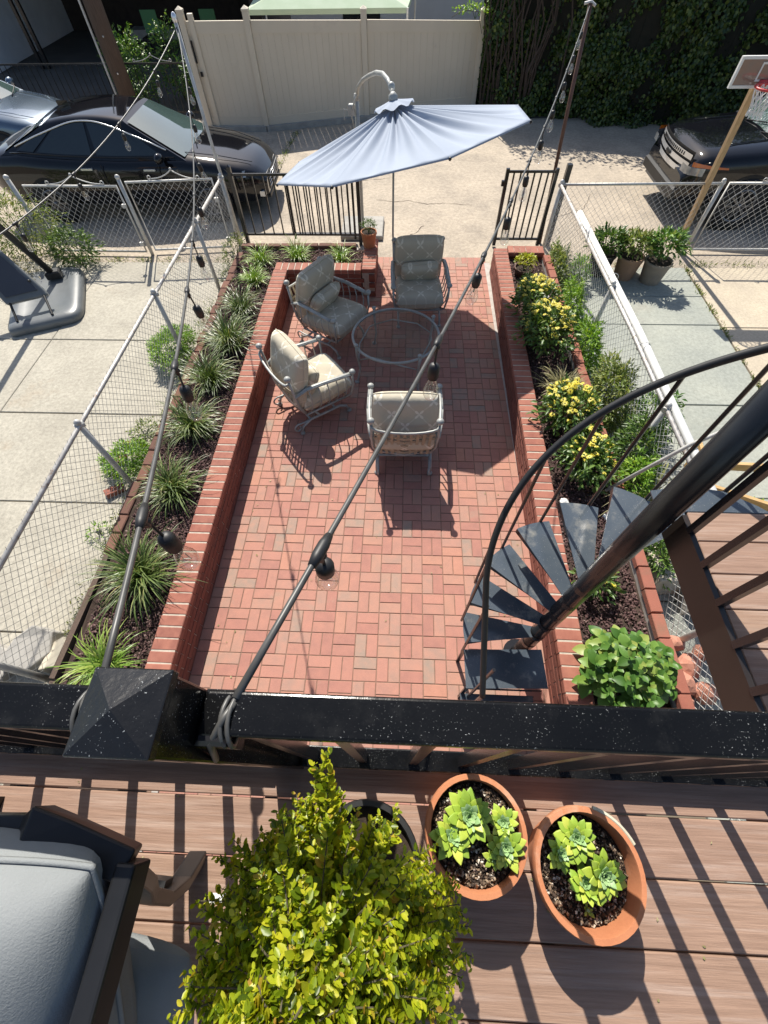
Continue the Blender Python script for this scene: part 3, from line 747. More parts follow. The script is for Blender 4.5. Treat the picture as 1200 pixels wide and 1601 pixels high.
def make_armchair(loc, rz, label, pillow=True):
    t = thing('patio_armchair', (*loc, 0), label, 'armchair', 'cushioned metal patio armchairs', rz)
    def o(name, mb, m, sm=True, parent=t): return obj(name, mb, m, parent, smooth=sm, world=False)
    W = .33
    for s in (-1, 1):
        # spring base: arched bar with two feet and a rear scroll
        o('base_bar', MB().tube([(s * .30, -.36, .02), (s * .30, -.33, .10), (s * .30, -.22, .155), (s * .30, .0, .15), (s * .30, .18, .15), (s * .30, .27, .10), (s * .30, .31, .02)], .016, 8), m_frame)
        for y in (-.36, .31): o('foot', MB().lathe([(0, .0), (.03, 0), (.03, .016), (.012, .03), (0, .03)], 10, (s * .30, y, 0)), m_frame)
        # arm: flat bar with sweep, front ball
        arm = [(s * .335, -.36, .60), (s * .36, -.22, .66), (s * .375, -.02, .655), (s * .378, .18, .63), (s * .378, .34, .61)]
        mb = MB()
        for a, b in zip(arm, arm[1:]): mb.bar(a, b, .055, .016)
        mb.tube(arm, .018, 6)
        o('armrest', mb, m_frame)
        o('finial', MB().ball((s * .378, .36, .63), .038, 14, 8, (1, 1, .8)), m_frame)
        o('front_post', MB().tube([(s * .378, .355, .61), (s * .375, .36, .45), (s * .34, .34, .29), (s * .30, .25, .24)], .014, 8), m_frame)
        o('back_post', MB().tube([(s * .29, -.25, .25), (s * .33, -.33, .42), (s * .338, -.36, .60), (s * .335, -.39, .84)], .015, 8), m_frame)
        o('finial', MB().ball((s * .335, -.393, .865), .038, 14, 8, (1, 1, .85)), m_frame)
        for k in range(5):
            y = -.20 + .115 * k; z = .655 - .012 * k
            o('side_slat', MB().tube([(s * .368, y, z), (s * .385, y + .01, .50), (s * .36, y + .01, .36), (s * .29, y, .255)], .008, 6), m_frame)
        o('spring', MB().tube([(s * .30, -.10, .155), (s * .24, -.13, .20), (s * .20, -.10, .245)], .018, 6), m_frame)
        sc = [(s * .285, -.20, .15), (s * .283, -.30, .135)] + [(s * .28, -.385 - .06 * math.sin(q) * (1 - q / 9), .085 + .06 * math.cos(q) * (1 - q / 9)) for q in [k * PI / 6 for k in range(12)]]
        o('scroll', MB().tube(sc, .011, 6), m_frame)
    o('seat_frame', MB().tube([(-.30, -.26, .25), (.30, -.26, .25), (.31, .30, .25), (-.31, .30, .25)], .015, 8, closed=True), m_frame)
    o('cross_bar', MB().tube([(-.30, -.22, .15), (.30, -.22, .15)], .014, 8).tube([(-.30, .12, .15), (.30, .12, .15)], .014, 8), m_frame)
    # curved top bar of the back and woven straps below it
    top = [(-.335, -.40, .80)] + [(.335 * math.sin(q), -.41 - .035 * math.cos(q), .80 - .055 * math.cos(q)) for q in [(-.5 + k / 10) * PI for k in range(1, 10)]] + [(.335, -.40, .80)]
    o('back_bar', MB().tube(top, .014, 8), m_frame)
    o('back_bar', MB().tube([(-.30, -.28, .30), (0, -.33, .29), (.30, -.28, .30)], .014, 8), m_frame)
    mb = MB()
    for k in range(9):
        x = -.26 + .065 * k; mb.bar((x, -.44, .735), (x * .95, -.325, .30), .03, .004, (0, 1, 0))
    for k in range(5):
        f = k / 5; y = -.345 - .09 * f; z = .36 + .36 * f
        mb.bar((-.31, y + .05, z), (0, y - .01, z - .01), .035, .004, (0, 1, 0)); mb.bar((0, y - .01, z - .01), (.31, y + .05, z), .035, .004, (0, 1, 0))
    o('woven_back', mb, m_wicker, False)
    # cushions
    st = o('seat_cushion', cushion(.65, .69, .25, tuft=((0, .02), (-.15, .17), (.15, .17), (-.15, -.12), (.15, -.12))), m_cush)
    st.location = (0, .055, .385); st.rotation_euler = (.06, 0, 0)
    p = o('piping', piping(.655, .695), m_cush, parent=st)
    bc = o('back_cushion', cushion(.66, .64, .21, tuft=((0, .06), (-.16, .16), (.16, .16))), m_cush)
    bc.location = (0, -.235, .695); bc.rotation_euler = (math.radians(76), 0, 0)
    o('piping', piping(.665, .645), m_cush, parent=bc)
    if pillow:
        pl = o('lumbar_pillow', cushion(.52, .30, .16), m_cush); pl.location = (random.uniform(-.03, .03), -.085, .585); pl.rotation_euler = (math.radians(62), random.uniform(-.06, .06), 0)
        o('piping', piping(.525, .305), m_cush, parent=pl)
    return t
make_armchair((1.62, 1.80), .01, 'taupe cushioned armchair seen from behind, nearest to the balcony')
make_armchair((.50, 2.47), math.radians(-53), 'taupe cushioned armchair lit by the sun by the left wall, turned to the table')
make_armchair((.60, 3.83), math.radians(-122), 'taupe cushioned armchair half shaded, in front of the planter corner')
make_armchair((1.79, 4.46), math.radians(184), 'taupe cushioned armchair facing the house from the alley end of the patio')

def make_table():
    c = (1.49, 3.25)
    t = thing('glass_table', (*c, 0), 'round glass table with a grey metal rim among four armchairs', 'table')
    obj('glass_top', MB().lathe([(0, .506), (.54, .506)], 64, (*c, 0)), m_tglass, t, smooth=False)
    ring = [(c[0] + .545 * math.cos(a), c[1] + .545 * math.sin(a), .498) for a in [2 * PI * k / 64 for k in range(64)]]
    obj('rim', MB().tube(ring, .017, 8, closed=True), m_frame, t, smooth=True)
    ring = [(c[0] + .40 * math.cos(a), c[1] + .40 * math.sin(a), .20) for a in [2 * PI * k / 48 for k in range(48)]]
    for k in range(4):
        a = math.radians(-58 + 90 * k); d = Vector((math.cos(a), math.sin(a), 0))
        C = Vector((*c, 0))
        l = obj('leg', MB().tube([C + d * .565 + Vector((0, 0, .54)), C + d * .56 + Vector((0, 0, .40)), C + d * .53 + Vector((0, 0, .2)), C + d * .575 + Vector((0, 0, .03)), C + d * .59 + Vector((0, 0, 0))], [.016, .016, .014, .013, .016], 8), m_frame, t, smooth=True)
        obj('finial', MB().ball(C + d * .565 + Vector((0, 0, .555)), .028, 12, 7, (1, 1, .8)), m_frame, l, smooth=True)
        obj('foot', MB().lathe([(0, 0), (.03, 0), (.03, .015), (0, .025)], 10, C + d * .59), m_frame, l)
        e = Vector((-d.y, d.x, 0))
        obj('brace', MB().tube([C + d * .54 + e * .0 + Vector((0, 0, .33)), C + (d * .42 + e * .15) + Vector((0, 0, .42)), C + (d * .2 + e * .42) + Vector((0, 0, .40)), C + e * .54 + Vector((0, 0, .33))], .009, 6), m_frame, t, smooth=True)
make_table()

# ------------------------------------------------------------------ parasol
def make_parasol():
    c = Vector((1.48, 4.763, 1.942)); n = Vector((-.203, .162, 1)).normalized()
    e1 = (Vector((1, 0, 0)) - n * n.x).normalized(); e2 = n.cross(e1)
    R0, ah, rot0 = 1.505, .33, -1.232
    t = thing('parasol', (.81, 6.96, 0), 'slate blue cantilever parasol tilted over the table and chairs', 'parasol')
    def surf(a, r, lift=0.):   # r 0..1 along the radius, a angle in panels
        k = a / (PI / 4); fr = k - math.floor(k)
        a0 = rot0 + math.floor(k) * PI / 4; a1 = a0 + PI / 4
        p0 = Vector((math.cos(a0), math.sin(a0))); p1 = Vector((math.cos(a1), math.sin(a1)))
        p = p0.lerp(p1, fr) * R0 * r
        # cloth between two ribs sags a little and shows slack pleats near the hub
        h = ah * (1 - r) - .055 * math.sin(PI * fr) * math.sin(PI * min(1, r * 1.0)) ** .8
        h += (.030 * math.sin(fr * 6 * PI + math.floor(k) * 1.7) + .016 * math.sin(fr * 11 * PI + math.floor(k) * 2.3 + r * 2)) * math.sin(PI * r) ** .6 * (1 - .45 * r) * math.sin(PI * fr) ** .4
        if r > .985: h -= .0
        return c + e1 * p.x + e2 * p.y + n * (h + lift)
    me_parts = []
    for k in range(8):
        P = [[surf((k + i / 40) * PI / 4 if i < 40 else (k + 1 - 1e-6) * PI / 4, .035 + .965 * j / 26) for i in range(41)] for j in range(27)]
        P.append([p - n * .014 for p in P[-1]])
        g = obj('canopy_panel', MB().grid(P), m_canvas, t, smooth=True)
    # vent cap with wavy edge, tie tapes
    P = []
    for j in range(7):
        r = j / 6
        P.append([c + e1 * (.225 * r * math.cos(a)) + e2 * (.225 * r * math.sin(a)) + n * (ah + .055 - .062 * r + (.016 * math.sin((a - rot0) * 8 + 1.5) * r * r)) for a in [2 * PI * i / 48 for i in range(49)]])
    obj('vent_cap', MB().grid(P), m_canvas, t, smooth=True)
    obj('cap_hub', MB().lathe([(.05, 0), (.05, .03), (.02, .06), (0, .06)], 14, c + n * (ah + .05)), m_frame, t, smooth=True)
    for k in range(8):
        a = rot0 + k * PI / 4; d = e1 * math.cos(a) + e2 * math.sin(a)
        obj('rib', MB().tube([c + n * (ah - .03) + d * .05, c + n * (-.012) + d * (R0 - .02)], .010, 6), m_frame, t)
        obj('strut', MB().tube([c + n * (ah - .42) + d * .03, c + n * (ah * .5 - .03) + d * (R0 * .5)], .008, 6), m_frame, t)
        obj('tip', MB().ball(c + d * R0 - n * .012, .016, 8, 5), m_rubber, t)
    # drop pole below the hub, on a flat base
    hub = c + n * ah
    b = Vector((1.43, 5.0, 0))
    obj('drop_pole', MB().tube([(hub.x, hub.y, hub.z), (1.405, 4.98, .9), (b.x, b.y, .02)], .013, 8), m_frame, t, smooth=True)
    obj('pole_collar', MB().lathe([(.05, -.04), (.05, .04), (.03, .05)], 12, c + n * (ah - .42)), m_frame, t)
    # mast and bent arm
    obj('mast', MB().tube([(.80, 6.96, 0), (.81, 6.955, 1.85)], .034, 12), m_frame, t, smooth=True)
    obj('base_plate', MB().box((.80, 7.02, .035), (.75, .75, .07), ch=.012), m_stone, t)
    arm = [(.81, 6.95, 1.80), (.86, 6.78, 1.965), (.95, 6.52, 2.09), (1.06, 6.2, 2.20), (1.17, 5.8, 2.31), (1.27, 5.4, 2.385), (1.34, 5.1, 2.40), (1.38, 4.93, 2.37)]
    obj('arm', MB().tube(arm, .024, 10), m_frame, t, smooth=True)
    obj('hanger', MB().tube([(1.385, 4.92, 2.40), (hub.x, hub.y, hub.z - .02)], .022, 8), m_frame, t, smooth=True)
    obj('joint', MB().ball((1.385, 4.92, 2.39), .04, 10, 6).ball((.81, 6.955, 1.80), .045, 10, 6), m_frame, t, smooth=True)
    cr = obj('crank_box', MB().box((.73, 6.93, 1.68), (.09, .08, .13), ch=.01), m_frame, t)
    obj('crank_handle', MB().tube([(.69, 6.9, 1.68), (.62, 6.88, 1.70), (.62, 6.87, 1.58)], .009, 6), m_frame, cr)
    obj('brace', MB().tube([(.78, 6.95, 1.35), (.72, 6.9, 1.66), (.84, 6.85, 1.88)], .012, 6), m_frame, t)
make_parasol()

# ------------------------------------------------------------------ spiral stair
SP = Vector((2.658, -.524, 0)); SR = .565; RISE = .231; STEP = math.radians(23.885); A0 = math.radians(214.03); TW = math.radians(23.07)
def make_spiral():
    t = thing('spiral_staircase', (SP.x, SP.y, 0), 'black steel spiral staircase winding down to the patio', 'staircase')
    obj('pole', MB().tube([SP, SP + Vector((0, 0, 3.75))], .056, 24), m_blackclean, t, smooth=True)
    obj('pole_foot', MB().lathe([(.12, 0), (.12, .012), (.06, .012)], 20, SP), m_blackclean, t)
    for k in range(-1, 9):
        z = .415 + RISE * k; a = A0 - k * STEP; b = a - TW - .02
        n = 6; out = [SP + Vector((SR * math.cos(a + (b - a) * i / n), SR * math.sin(a + (b - a) * i / n), 0)) for i in range(n + 1)]
        ia = a - (a - b) / 2
        i0 = SP + Vector((.05 * math.cos(ia + .9), .05 * math.sin(ia + .9), 0)); i1 = SP + Vector((.05 * math.cos(ia - .9), .05 * math.sin(ia - .9), 0))
        pl = [(p.x, p.y) for p in [i0] + out + [i1]]
        if k == 8:
            pl = [(2.70, -.465), (2.70, -.36), (2.86, -.33), (3.02, -.355), (3.14, -.43), (3.18, -.465)]
            z = 2.285
        if k == 0: pl = [(2.74, -.595), (2.125, -.615), (2.125, -.905), (2.745, -.885)]
        if k == -1: pl = [(2.69, -.905), (2.11, -.905), (2.11, -1.20), (2.69, -1.20)]
        if k < 1: pl = pl[::-1]
        tr = obj('tread', MB().prism(pl[::-1], z - .006, z), m_tread, t)
        if k < 1:
            ys = (-.615, -.90) if k == 0 else (-.91, -1.19)
            mb = MB()
            for y in ys: mb.bar((2.12, y, z - .03), (2.70, y, z - .03), .006, .045)
            for y in ys: mb.bar((2.13, y, 0), (2.13, y, z - .02), .03, .012, (0, 1, 0))
            obj('tread_lip', mb, m_blackclean, tr)
        if k < 8:
            for q in ((a, b) if k > 0 else ()):
                mb = MB().bar(SP + Vector((.05 * math.cos(q), .05 * math.sin(q), z - .026)), SP + Vector((SR * math.cos(q), SR * math.sin(q), z - .026)), .005, .036)
                obj('tread_lip', mb, m_blackclean, tr)
            obj('collar', MB().tube([SP + Vector((0, 0, z - .045)), SP + Vector((0, 0, z + .006))], .0585 if k < 3 else .0564, 20), m_blackclean, tr, smooth=False)
            # one baluster per tread at its outer corner
            q = b + .10; R = SR + .008
            p = SP + Vector((R * math.cos(q), R * math.sin(q), 0))
            if k == 0: p = Vector((2.115, -.62, 0))
            if k == -1: p = Vector((2.17, -.93, 0))
            obj('baluster', MB().tube([p + Vector((0, 0, z - .04)), p + Vector((0, 0, z + 1.03))], .0105, 8), m_blackclean, t)
    # handrail helix
    pts = []
    for i in range(121):
        k = -1.55 + i * (10.2 / 120); q = A0 - k * STEP - TW + .10; R = SR + .008
        P = SP + Vector((R * math.cos(q), R * math.sin(q), 0))
        if q > PI: P = SP + Vector((-R + .03 * (q - PI), -(q - PI) * R, 0))     # runs straight over the two square bottom steps
        P.z = .415 + RISE * k + 1.03; pts.append(P)
    obj('handrail', MB().tube(pts, .0185, 12), m_rubber, t, smooth=True)
    q = A0 + 1.55 * STEP - TW + .1
    p = pts[0]
    obj('newel', MB().tube([(p.x, p.y, 0), (p.x, p.y, p.z)], .014, 8), m_blackclean, t)
make_spiral()

# ------------------------------------------------------------------ balcony deck, landing, railing
DZ = 2.30
def make_deck():
    d = thing('balcony_deck', (1.5, -1.6, DZ), 'brown composite board balcony deck in the foreground', 'deck')
    y = -1.415; k = 0
    me = MB().box((0, 0, -.0125), (6.2, .1405, .025), ch=.003).mesh('deck_board', m_deck)
    for k in range(12):
        yc = -1.415 - .0706 - .1455 * k
        o = link('deck_board', me, d, (.2 + random.uniform(-.01, .01), yc + 1.6, random.uniform(-.001, .001)))
    for x in (-1.2, -.4, .4, 1.2, 2.0, 2.8, 3.6): obj('joist', MB().box((x, -2.2, DZ - .13), (.04, 1.5, .2)), m_blackclean, d)
    obj('rim_beam', MB().box((1.5, -1.44, DZ - .15), (6.2, .02, .22)), m_blackclean, d)
    L = thing('stair_landing', (3.3, -1, DZ), 'small composite board landing at the head of the spiral stair', 'landing')
    me = MB().box((0, 0, -.0125), (1.5, .1405, .025), ch=.003).mesh('deck_board', m_deck)
    for k in range(6): link('deck_board', me, L, (.262, .453 - .1445 * k, .0))
    obj('edge_channel', MB().box((2.775, -.945, DZ - .004), (.05, .93, .008)).box((2.80, -.945, DZ - .05), (.006, .93, .08)), m_tread, L)
    obj('edge_channel', MB().box((3.4, -.478, DZ - .05), (1.25, .006, .10)), m_blackclean, L)
    G = thing('landing_guard', (2.74, -1, DZ), 'black steel guard with square balusters along the stair landing', 'railing')
    obj('side_plate', MB().box((2.74, -.985, 2.295), (.02, .89, .155)), mat('deck_reflection_steel', (.018, .014, .012), (.028, .021, .017), scale=5, rough=.35), G)  # brown tint paints the deck's reflection into the black steel
    me = MB().box((0, 0, .42), (.026, .026, .84)).mesh('baluster', m_blackclean)
    for k in range(6): link('baluster', me, G, (0, .385 - .1495 * k, .07))
    obj('top_rail', MB().box((2.74, -.97, 3.22), (.05, .90, .04)), m_blackclean, G)
make_deck()
def make_railing():
    r = thing('balcony_railing', (1.3, -1.43, DZ), 'glossy black flecked balcony railing across the foreground', 'railing')
    for x0, x1 in ((-1.6, 1.20), (1.30, 4.2)):
        bevel(obj('top_rail', MB().box(((x0 + x1) / 2, -1.419, 3.185), (x1 - x0, .060, .03)), m_black, r), .005, 3)
        bevel(obj('bottom_rail', MB().box(((x0 + x1) / 2, -1.445, 2.352), (x1 - x0, .058, .040)), m_black, r), .004, 2)
    me = MB().tube([(0, -.015, .065), (0, .005, .868)], .0180, 4, caps=False).mesh('baluster', m_blackclean)
    for k in range(-13, 26):
        if k == 5: continue
        o = link('baluster', me, r, (.444 + .149 * k - 1.3, .0, .0))
    p = obj('post', MB().box((1.250, -1.434, 2.80), (.094, .094, 1.02)), m_black, r)
    bevel(p, .004)
    c = obj('post_cap', MB().add([(1.200, -1.482, 3.295), (1.300, -1.482, 3.295), (1.300, -1.384, 3.295), (1.200, -1.384, 3.295),
                                  (1.200, -1.482, 3.312), (1.300, -1.482, 3.312), (1.300, -1.384, 3.312), (1.200, -1.384, 3.312), (1.250, -1.434, 3.3335)],
                                 [(3, 2, 1, 0), (0, 1, 5, 4), (1, 2, 6, 5), (2, 3, 7, 6), (3, 0, 4, 7), (4, 5, 8), (5, 6, 8), (6, 7, 8), (7, 4, 8)]), m_cappaint, p)
    bevel(c, .002, 2)
    for x, s in ((1.178, -1), (1.320, 1)):
        obj('bracket', MB().box((x, -1.424, 3.155), (.045, .074, .085), ch=.006), m_blackclean, r)
make_railing()

# ------------------------------------------------------------------ light strings and their poles
def bulb_fitting(at, tilt, root, sc=1.0, drop=.028):
    """hanging socket and bulb below a cable point"""
    R = tilt; at0 = Vector(at); at = at0 - R @ Vector((0, 0, drop))
    def P(z): return Vector(at) + R @ Vector((0, 0, z * sc))
    s = obj('socket', MB().lathe([(0, -.045), (.010, -.045), (.018, -.052), (.021, -.06), (.021, -.098), (.0175, -.100), (.0175, -.108), (0, -.108)], 14, at, rot=R), m_rubber, root, smooth=True)
    obj('drop_wire', MB().tube([at0, P(-.05)], .004, 6), m_rubber, s)
    b = obj('bulb', MB().lathe([(.013, -.104), (.014, -.115), (.022, -.135), (.0285, -.158), (.0275, -.176), (.02, -.192), (.008, -.2005), (0, -.201)], 16, at, rot=R), m_bulb, s, smooth=True)
    obj('filament', MB().tube([P(-.11), P(-.135)], .004, 6).tube([P(-.135) + R @ Vector((.008, 0, 0)), P(-.165) + R @ Vector((.011, 0, 0)), P(-.165) - R @ Vector((.011, 0, 0)), P(-.135) - R @ Vector((.008, 0, 0))], .0012, 4), m_fil, s)
def light_string(A, B, s, ts, label, r=.0062, n=60):
    pts = sag(A, B, s, n); root = thing('light_string', A, label, 'light string', 'outdoor light strings')
    obj('cable', MB().tube(pts, r, 10), m_cable, root, smooth=True)
    for t in ts:
        f = t * n; i = min(int(f), n - 1); p = pts[i].lerp(pts[i + 1], f - i); d = (pts[i + 1] - pts[i]).normalized()
        obj('clip', MB().tube([p - d * .04, p - d * .015, p + d * .015, p + d * .04], [r + .002, r + .006, r + .006, r + .002], 10)  .bar(p + Vector((0, 0, .0)) - d * .012, p + Vector((0, 0, -.03)) - d * .002, .011, .022, d).ball(p + Vector((0, 0, -.022)), .010, 8, 5), m_rubber, root, smooth=True)
        ax = Matrix.Rotation(random.uniform(-.14, .14), 3, 'X') @ Matrix.Rotation(random.uniform(-.14, .14), 3, 'Y')
        bulb_fitting(p + Vector((0, 0, -.012)), ax, root)
    return root
LS1 = light_string((1.345, -1.40, 3.20), (3.774, 6.634, 2.705), .35, [.034, .143, .245, .347, .448, .55, .65, .75, .85, .94], 'light string rising from the post across the patio to the brown pole')
LS2 = light_string((1.125, -1.40, 3.17), (-1.429, 6.594, 2.56), .45, [.048, .14, .232, .325, .44, .57, .70, .83], 'light string running over the grass bed to the pole left of the alley gate')
LS3 = light_string((-1.429, 6.594, 2.58), (-2.2, -1.0, 2.6), .5, [.12, .27, .41, .54], 'light string running from the left pole out over the left neighbour\'s yard')
for root, x0, y0 in ((LS1, 1.345, 1), (LS2, 1.125, -1)):
    mb = MB()
    for q in range(2): mb.tube([(x0 - y0 * (.010 - .010 * q) + .003 * math.cos(a * 2), -1.424 + .036 * math.cos(a), 3.180 + .026 * math.sin(a)) for a in [2 * PI * k / 20 for k in range(20)]], .0036, 6, closed=True)
    mb.tube([(x0, -1.405, 3.20), (x0 - y0 * .01, -1.43, 3.207), (x0 - y0 * .026, -1.458, 3.19), (x0 - y0 * .045, -1.475, 3.10)], .005, 8)
    obj('tie_wrap', mb, m_cable, root, smooth=True)
t = thing('light_pole', (-1.43, 6.55, 0), 'slim grey pole left of the black fence carrying two light strings', 'pole', 'poles for the light strings')
obj('shaft', MB().tube([(-1.36, 6.56, 0), (-1.40, 6.57, 1.2), (-1.432, 6.594, 2.64)], .024, 10), m_galv, t, smooth=True)
obj('hook_cap', MB().ball((-1.432, 6.594, 2.65), .035, 10, 6, (1, 1, 1.6)), m_chrome, t, smooth=True)
t = thing('light_pole', (3.92, 6.60, 0), 'brown painted pole beside the open gate carrying a light string', 'pole', 'poles for the light strings')
obj('shaft', MB().tube([(3.955, 6.59, 0), (3.86, 6.61, 1.4), (3.776, 6.634, 2.72)], .026, 10), m_rust, t, smooth=True)
obj('hook_cap', MB().tube([(3.70, 6.63, 2.72), (3.776, 6.634, 2.735), (3.84, 6.63, 2.70)], .015, 8), m_galv, t)

# ================================================================== THINGS ON THE BALCONY
def pot(name, loc, r, h, label, m=m_terra, cat='flower pot', group=None, n=40, fill=.03, rimh=.035, taper=.72, soil=True, tilt=None, sx=1.0):
    t = thing(name, loc, label, cat, group)
    x, y, z = loc; R = Matrix.Identity(3)
    prof = [(0, 0), (r * taper, 0), (r * .93, h - rimh), (r * .985, h - rimh), (r, h - rimh + .004), (r, h - .006), (r * .985, h), (r * .90, h), (r * .885, h - .006), (r * .86, h - .05), (r * .80, h * .35)]
    obj('pot_wall', MB().lathe(prof, n, loc), m, t, smooth=False)
    MB_ = MB().disc(r * .87, h - fill, n, loc)
    if soil: obj('soil', MB_, m_potmix, t)
    for p in t.children:
        if p.name.startswith('pot_wall'):
            p.data.polygons.foreach_set('use_smooth', [True] * len(p.data.polygons))
            e = p.modifiers.new('es', 'EDGE_SPLIT'); e.split_angle = math.radians(35)
    return t
def grit(root, c, r, z, n):
    a = RNG.uniform(0, 2 * PI, n); q = r * np.sqrt(RNG.uniform(0, 1, n))
    P = np.c_[c[0] + q * np.cos(a), c[1] + q * np.sin(a), z + RNG.uniform(-.002, .006, n)]
    P -= np.array(wloc(root))
    V, F = scatter(CHIP, P, rdir(n), rdir(n), RNG.uniform(.004, .012, n), RNG.uniform(.003, .009, n))
    link('potting_grit', np_mesh('potting_grit', V, F, m_grit), root, kind='stuff')
def succ_leaf_mesh(m):
    """thick pointed leaf, unit length along x, cupped"""
    P = []; ns = 7
    for i in range(ns):
        u = i / (ns - 1)
        w = (.17 + .33 * u - .02) if u < .6 else .345 * max(0., 1 - ((u - .6) / .4) ** 2.1)
        w = max(w, .03) * .68; zc = .10 * math.sin(u * PI * .9) - .02 + .10 * u * u; th = .12 * (1 - .5 * u)
        row = []
        for q in range(9):
            a = 2 * PI * q / 8; row.append((u, w * math.cos(a), zc + th * math.sin(a) * (.5 if math.sin(a) > 0 else 1) + .22 * w * math.cos(a) ** 2))
        P.append(row)
    return MB().grid([r[::-1] for r in P]).mesh('leaf', m, True)
SL = succ_leaf_mesh(m_succ); SL2 = succ_leaf_mesh(m_succ2)
def rosette(c, rad, label, tilt=(0, 0), n=30, grow=.95, group='succulent rosettes in the terracotta pots'):
    rad *= grow; n = int(n * 1.45)
    t = thing('succulent', c, label, 'succulent', group)
    t.rotation_euler = (tilt[0], tilt[1], random.uniform(0, 6))
    # stubby stem down to the soil
    link('stem', MB().tube([(0, 0, -.045), (0, 0, .008)], rad * .22, 8).mesh('stem', m_succ2), t)
    for k in range(n):
        f = k / (n - 1); a = k * 2.39996
        L = rad * (1.02 - .80 * f ** 1.0) * random.uniform(.84, 1.10); el = math.radians(2 + 76 * f ** 1.25 + random.uniform(-9, 7))
        o = link('leaf', SL if f < .55 else SL2, t, (math.cos(a) * rad * .06, math.sin(a) * rad * .06, rad * .10 * f))
        o.rotation_euler = Matrix((Vector((math.cos(a) * math.cos(el), math.sin(a) * math.cos(el), math.sin(el))),
                                   Vector((-math.sin(a), math.cos(a), 0)), Vector((-math.cos(a) * math.sin(el), -math.sin(a) * math.sin(el), math.cos(el))))).transposed().to_euler()
        o.scale = (L, L * (1.0 if f < .6 else 1.25), L)
    return t
PA = pot('terracotta_pot', (1.795, -1.604, DZ), .131, .20, 'terracotta pot of light rosettes standing nearer the railing and the boxwood', group='terracotta pots on the deck', fill=.032)
PB = pot('terracotta_pot', (2.068, -1.668, DZ), .134, .20, 'terracotta pot with a green stained rim, the right one on the deck', group='terracotta pots on the deck', fill=.060)
obj('rim_stain', MB().tube([(2.068 + .1345 * math.cos(a), -1.668 + .1345 * math.sin(a), DZ + .196) for a in [math.radians(25 + 5 * k) for k in range(11)]], .006, 6), mat('lime_stain', (.50, .50, .40), (.42, .36, .25), scale=40, rough=.95), PB)
grit(PA, (1.795, -1.604), .108, DZ + .169, 2600); grit(PB, (2.068, -1.668), .110, DZ + .141, 2600)
rosette((1.775, -1.568, DZ + .205), .072, 'largest pale green succulent rosette, at the back of the pot by the boxwood', (.1, -.05), 36)
rosette((1.728, -1.612, DZ + .205), .060, 'pale green succulent rosette spilling over the pot rim beside the boxwood', (.12, -.3), 32)
rosette((1.865, -1.578, DZ + .20), .046, 'upper rosette of the three small succulents on the right of the left pot', (-.1, .1), 28)
rosette((1.868, -1.628, DZ + .195), .056, 'middle succulent rosette touching the right rim of the left pot', (.15, .15), 30)
rosette((1.838, -1.652, DZ + .185), .032, 'tiny dark succulent rosette, lowest on the right of the left pot', (.3, .0), 20)
rosette((2.052, -1.603, DZ + .185), .056, 'succulent rosette nearest the railing in the right pot', (-.1, .05), 30)
rosette((2.008, -1.636, DZ + .18), .044, 'small succulent rosette at the left edge of the right pot', (.05, -.1), 26)
rosette((2.098, -1.672, DZ + .19), .062, 'broad tilted succulent rosette in the middle of the right pot', (.15, .25), 32)
rosette((2.055, -1.70, DZ + .175), .050, 'leaning succulent rosette low in the right pot', (.35, -.05), 26)
rosette((2.063, -1.748, DZ + .15), .018, 'tiny yellow green offset alone on the bare grit of the right pot', (0, 0), 9)

